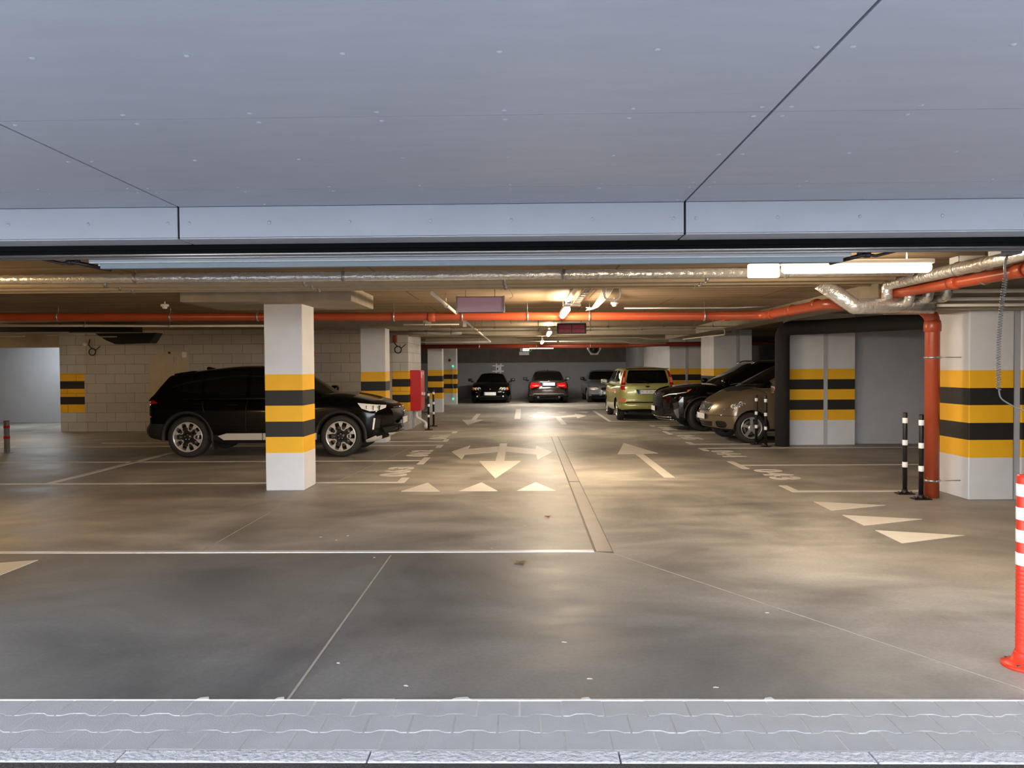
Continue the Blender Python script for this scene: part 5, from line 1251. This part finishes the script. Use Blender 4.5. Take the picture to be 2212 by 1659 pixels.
c.body_part('bumper_gap', [(-.62, .548), (.62, .548), (.62, .515), (-.62, .515)], 'x', -1, 'trim', -.012, thr=.0)
c.body_part('plate_recess', [(-.33, .90), (.33, .90), (.27, .765), (-.27, .765)], 'x', -1, 'trim', -.008)
c.gaps([(-1.6, 1.0, -1.3, .75), (-.70, .36, -.70, .98), (.35, .36, .35, .96)])
c.wheels([-1.36, 1.12], .312, .20, dict(r=.20, n=8, kind='thin', m='rim'), arch=1.13)
c.plate(-1.962, .83, -1, wd=.52, h=.11, text='K  5 JR')
b = BM(); prism(b, ellipse(0, .985, .062, .026, 18), -1.962, -1.935, 'x'); c.part('badge', b, 'trim')
b = BM(); tube(b, fillet([(-1.965, -.02, 1.10), (-1.955, .08, 1.13), (-1.93, .30, 1.14)], .04), .008, 6); lathe(b, [(.001, -.02), (.03, -.02), (.025, .02), (.001, .02)], 12, 'x', (-1.94, 0, 1.09)); c.part('rear_wiper', b, 'trim')
b = BM(); box(b, -1.80, -1.66, -.24, .24, 1.475, 1.50, bev=.008); c.part('brake_light', b, 'tail')
b = BM(); box(b, -1.86, -1.60, -.62, .62, 1.485, 1.505, bev=.008); c.part('roof_lip', b, 'trim')
b = BM(); box(b, -1.7, 1.4, -.55, .55, .19, .27, bev=.03); tube(b, [(-1.85, .4, .25), (-1.2, .4, .25)], .03, 10); c.part('underbody', b, 'trim')
c.mirrors(.95, .84, 1.02, 'car_green'); c.handles([(-.9, .88), (.15, .86)], 'car_green'); c.finish()
# --- large black suv, nose to the left
c = Car('large glossy black suv with spindle grille and nose pointing at the lane', dict(W=1.92,
    top=[(-2.4, 1.12), (-1.0, 1.10), (0, 1.06), (1.0, 1.12), (1.3, 1.14), (1.8, 1.10), (2.2, 1.02), (2.44, .92)],
    bot=[(-2.4, .40), (-1.8, .26), (1.6, .24), (2.1, .26), (2.44, .32)], front=[(.28, 2.30), (.36, 2.46), (.50, 2.44), (.75, 2.44), (.9, 2.40), (1.0, 2.30)],
    rear=[(.3, -2.3), (.5, -2.42), (1.1, -2.3)], hw=[(-2.4, .82), (-1.9, .93), (-1.4, .955), (1.5, .955), (2.0, .93), (2.44, .78)], cf=.42, cr=.2, crown=.06, pf=2.6,
    gh=dict(rb=-2.25, rt=-1.7, fb=1.30, ft=.25, base=1.03, zcut=1.12, roof=[(-1.8, 1.55), (-.8, 1.66), (-.1, 1.67), (.3, 1.60)], wb=.84, wt=.64, tp=1.2)),
    (5.70, 18.90, 0), PI, 'car_black_gloss')
c.cab_part('windshield', [(-.72, 1.14), (.72, 1.14), (.56, 1.59), (-.56, 1.59)], 'x', 1, cond=lambda p: p.x > .2)
c.cab_part('side_window', [(1.05, 1.14), (.35, 1.52), (-.35, 1.58), (-.35, 1.12)], 'y', 1, both=True)
c.cab_part('side_window', [(-.42, 1.12), (-.42, 1.58), (-1.3, 1.53), (-1.7, 1.2)], 'y', 1, both=True)
c.cab_part('rear_window', [(-.62, 1.15), (.62, 1.15), (.5, 1.5), (-.5, 1.5)], 'x', -1, cond=lambda p: p.x < -1.6)
c.body_part('grille', [(-.56, .34), (.56, .34), (.46, .62), (.52, .92), (-.52, .92), (-.46, .62)], 'x', 1, 'trim', -.006, thr=.1)
b = BM()
for i in range(14):
    z = .36+i*.042; hwg = .52 if z < .5 else (.44 if z < .75 else .49)
    for j in range(-6, 7):
        y = j*hwg/6; x = c.nose_x(y, z); box(b, x-.01, x+.012, y-.032, y+.020, z, z+.012)
c.part('grille_mesh', b, 'rim_dark')
b = BM(); pts = [(c.nose_x(y, .32)+.03, y, .33) for y in [k*.1 for k in range(-8, 9)]]; tube(b, pts, .016, 8); pts = [(c.nose_x(y, .3)+.02, y, .27) for y in [k*.1 for k in range(-8, 9)]]; tube(b, pts, .012, 8); c.part('front_lip', b, 'chrome')
b = BM(); lathe(b, [(.001, -.008), (.06, -.008), (.065, .006), (.001, .01)], 20, 'x', (c.nose_x(0, .88)+.01, 0, .86)); c.part('badge', b, 'chrome')
c.body_part('daytime_light', [(1.84, .925), (2.20, .865), (2.34, .80), (2.34, .815), (2.20, .885), (1.84, .94)], 'y', 1, 'head_w', .007, thr=.05, both=True)
c.body_part('headlight', [(1.80, .975), (2.22, .91), (2.34, .84), (2.34, .76), (2.20, .80), (1.90, .86)], 'y', 1, 'glass', .003, thr=.05, both=True)
c.body_part('bumper_reflection', [(2.02, .56), (2.12, .50), (2.05, .33), (2.0, .30)], 'y', 1, 'daylight_gleam', .004, thr=.02, both=True)  # daylight reflection on the bumper corner, painted as a blue-grey patch
c.body_part('side_marker', [(1.70, 1.005), (1.80, .985), (1.90, .925), (1.80, .935)], 'y', 1, 'amber', .006, thr=.05, both=True)
c.body_part('bumper_fin', [(2.02, .72), (2.14, .66), (2.10, .42), (2.06, .34)], 'y', 1, 'trim', -.004, thr=.02, both=True)
c.wheels([-1.42, 1.43], .375, .235, dict(r=.27, n=5, kind='five', m='rim_dark'), arch=1.14, flare=.04, steer=.30)
for k in (1, -1):
    b = BM(); tube(b, fillet([(.2, k*.64, 1.60), (.05, k*.64, 1.68), (-1.5, k*.62, 1.66), (-1.7, k*.62, 1.58)], .15), .018, 8); c.part('roof_rail', b, 'chrome')
c.mirrors(.95, .94, 1.10, 'car_black'); c.handles([(-.1, .92), (-1.1, .94)], 'car_black'); c.plate(2.47, .52, 1, wd=.52, h=.115); c.finish()
# --- bronze hatchback, nose to the left
c = Car('bronze compact hatchback with five spoke wheels, nose pointing at the lane', dict(W=1.76,
    top=[(-1.9, 1.05), (-1.0, 1.10), (0, 1.08), (.75, 1.14), (1.05, 1.12), (1.38, .98), (1.66, .84), (1.84, .75)],
    bot=[(-1.9, .34), (-1.4, .24), (1.2, .23), (1.6, .25), (1.85, .29)], front=[(.26, 1.74), (.34, 1.83), (.50, 1.86), (.62, 1.83), (.76, 1.76)],
    rear=[(.3, -1.8), (.5, -1.9), (1.05, -1.86)], hw=[(-1.9, .76), (-1.5, .86), (-1.0, .88), (1.1, .88), (1.5, .865), (1.85, .74)], cf=.40, cr=.2, crown=.06, pf=2.6,
    gh=dict(rb=-1.84, rt=-1.55, fb=1.26, ft=.24, base=1.0, zcut=1.12, roof=[(-1.6, 1.50), (-.9, 1.58), (-.1, 1.59), (.3, 1.54)], wb=.78, wt=.60, tp=1.2)),
    (5.58, 15.99, 0), PI+.07, 'car_bronze')
c.part('cowl', carve(c.body, [(1.02, -.66), (1.22, -.56), (1.32, 0), (1.22, .56), (1.02, .66)], 'z', 1, .3, .002), 'trim')
c.cab_part('windshield', [(-.68, 1.12), (.68, 1.12), (.54, 1.53), (-.54, 1.53)], 'x', 1, cond=lambda p: p.x > 0)
c.cab_part('side_window', [(1.08, 1.10), (.70, 1.30), (.58, 1.10)], 'y', 1, both=True)
c.cab_part('side_window', [(.52, 1.10), (.52, 1.39), (.26, 1.50), (-.5, 1.52), (-.5, 1.10)], 'y', 1, both=True)
c.cab_part('side_window', [(-.56, 1.10), (-.56, 1.51), (-1.3, 1.47), (-1.5, 1.14)], 'y', 1, both=True)
c.cab_part('rear_window', [(-.6, 1.12), (.6, 1.12), (.5, 1.46), (-.5, 1.46)], 'x', -1, cond=lambda p: p.x < -1.3)
for k in (1, -1):
    hl = c.part('headlight', carve(c.body, [(1.64, .655), (1.56, .71), (1.42, .80), (1.30, .845), (1.20, .825), (1.25, .765), (1.42, .705)], 'y', k, .04, .003), 'head')
    for xx, rr in ((1.50, .040), (1.36, .036)):
        b = BM(); yy = c.hwf(xx)*.985; yy -= .40*max(0, (xx-1.3))**1.3; lathe(b, [(rr, -.02), (rr*1.05, .012), (rr*.7, .014), (rr*.6, .0), (.001, -.004)], 14, 'y', (xx-.03, k*(yy-.0), .745+(1.5-xx)*.42)); obj('reflector_bowl', b, 'head_w', hl)
c.body_part('grille', [(-.34, .78), (-.27, .62), (.27, .62), (.34, .78)], 'x', 1, 'trim', -.006)
b = BM()
for q in range(3):
    pts = [(c.nose_x(y, .66+q*.045)+.004, y, .655+q*.045) for y in [j*.05 for j in range(-6, 7)]]; tube(b, pts, .007, 6)
c.part('grille_slats', b, 'trim')
b = BM(); x = c.nose_x(0, .70)+.012
lathe(b, [(.046, -.004), (.054, -.004), (.054, .004), (.046, .004)], 24, 'x', (x, 0, .70))
for a in (PI/2, PI/2+2*PI/3, PI/2+4*PI/3):
    d = (math.cos(a), math.sin(a)); n_ = (-d[1], d[0]); prism(b, [(n_[0]*.008, .70+n_[1]*.008), (d[0]*.048, .70+d[1]*.048), (-n_[0]*.008, .70-n_[1]*.008)], x-.004, x+.004, 'x')
c.part('badge', b, 'chrome')
b = BM(); pts = [(c.nose_x(y, z)+.004, y, z) for y, z in ((-.27, .615), (-.355, .79), (-.2, .80), (0, .805), (.2, .80), (.355, .79), (.27, .615), (0, .612), (-.27, .615))]; tube(b, pts, .008, 6, cap=False); c.part('grille_frame', b, 'chrome')
c.body_part('lower_intake', [(-.42, .42), (.42, .42), (.38, .32), (-.38, .32)], 'x', 1, 'trim', -.012, thr=.0)
c.body_part('fog_opening', [(.50, .42), (.54, .44), (.66, .44), (.71, .42), (.72, .37), (.69, .32), (.64, .30), (.54, .305), (.50, .33)], 'x', 1, 'trim', -.012, thr=.0, both=True)
c.body_part('bumper_crease', [(1.32, .555), (1.80, .555), (1.80, .545), (1.32, .545)], 'y', 1, 'trim', -.002, thr=.02, both=True)
c.gaps([(.80, .36, .80, 1.0), (.80, 1.0, .95, 1.08)])
c.wheels([-1.43, 1.10], .31, .20, dict(r=.212, n=5, kind='five', m='rim'), arch=1.17)
c.mirrors(.66, .84, 1.03, 'car_bronze'); c.handles([(-.25, .88)], 'car_bronze'); c.plate(1.872, .52, 1, wd=.52, h=.115)
b = BM(); tube(b, [(1.08, -.45, 1.15), (1.02, -.1, 1.19), (.95, .3, 1.22)], .008, 6); tube(b, [(1.12, .1, 1.14), (1.02, .35, 1.17), (.90, .58, 1.18)], .008, 6); c.part('wiper', b, 'trim')
c.finish()
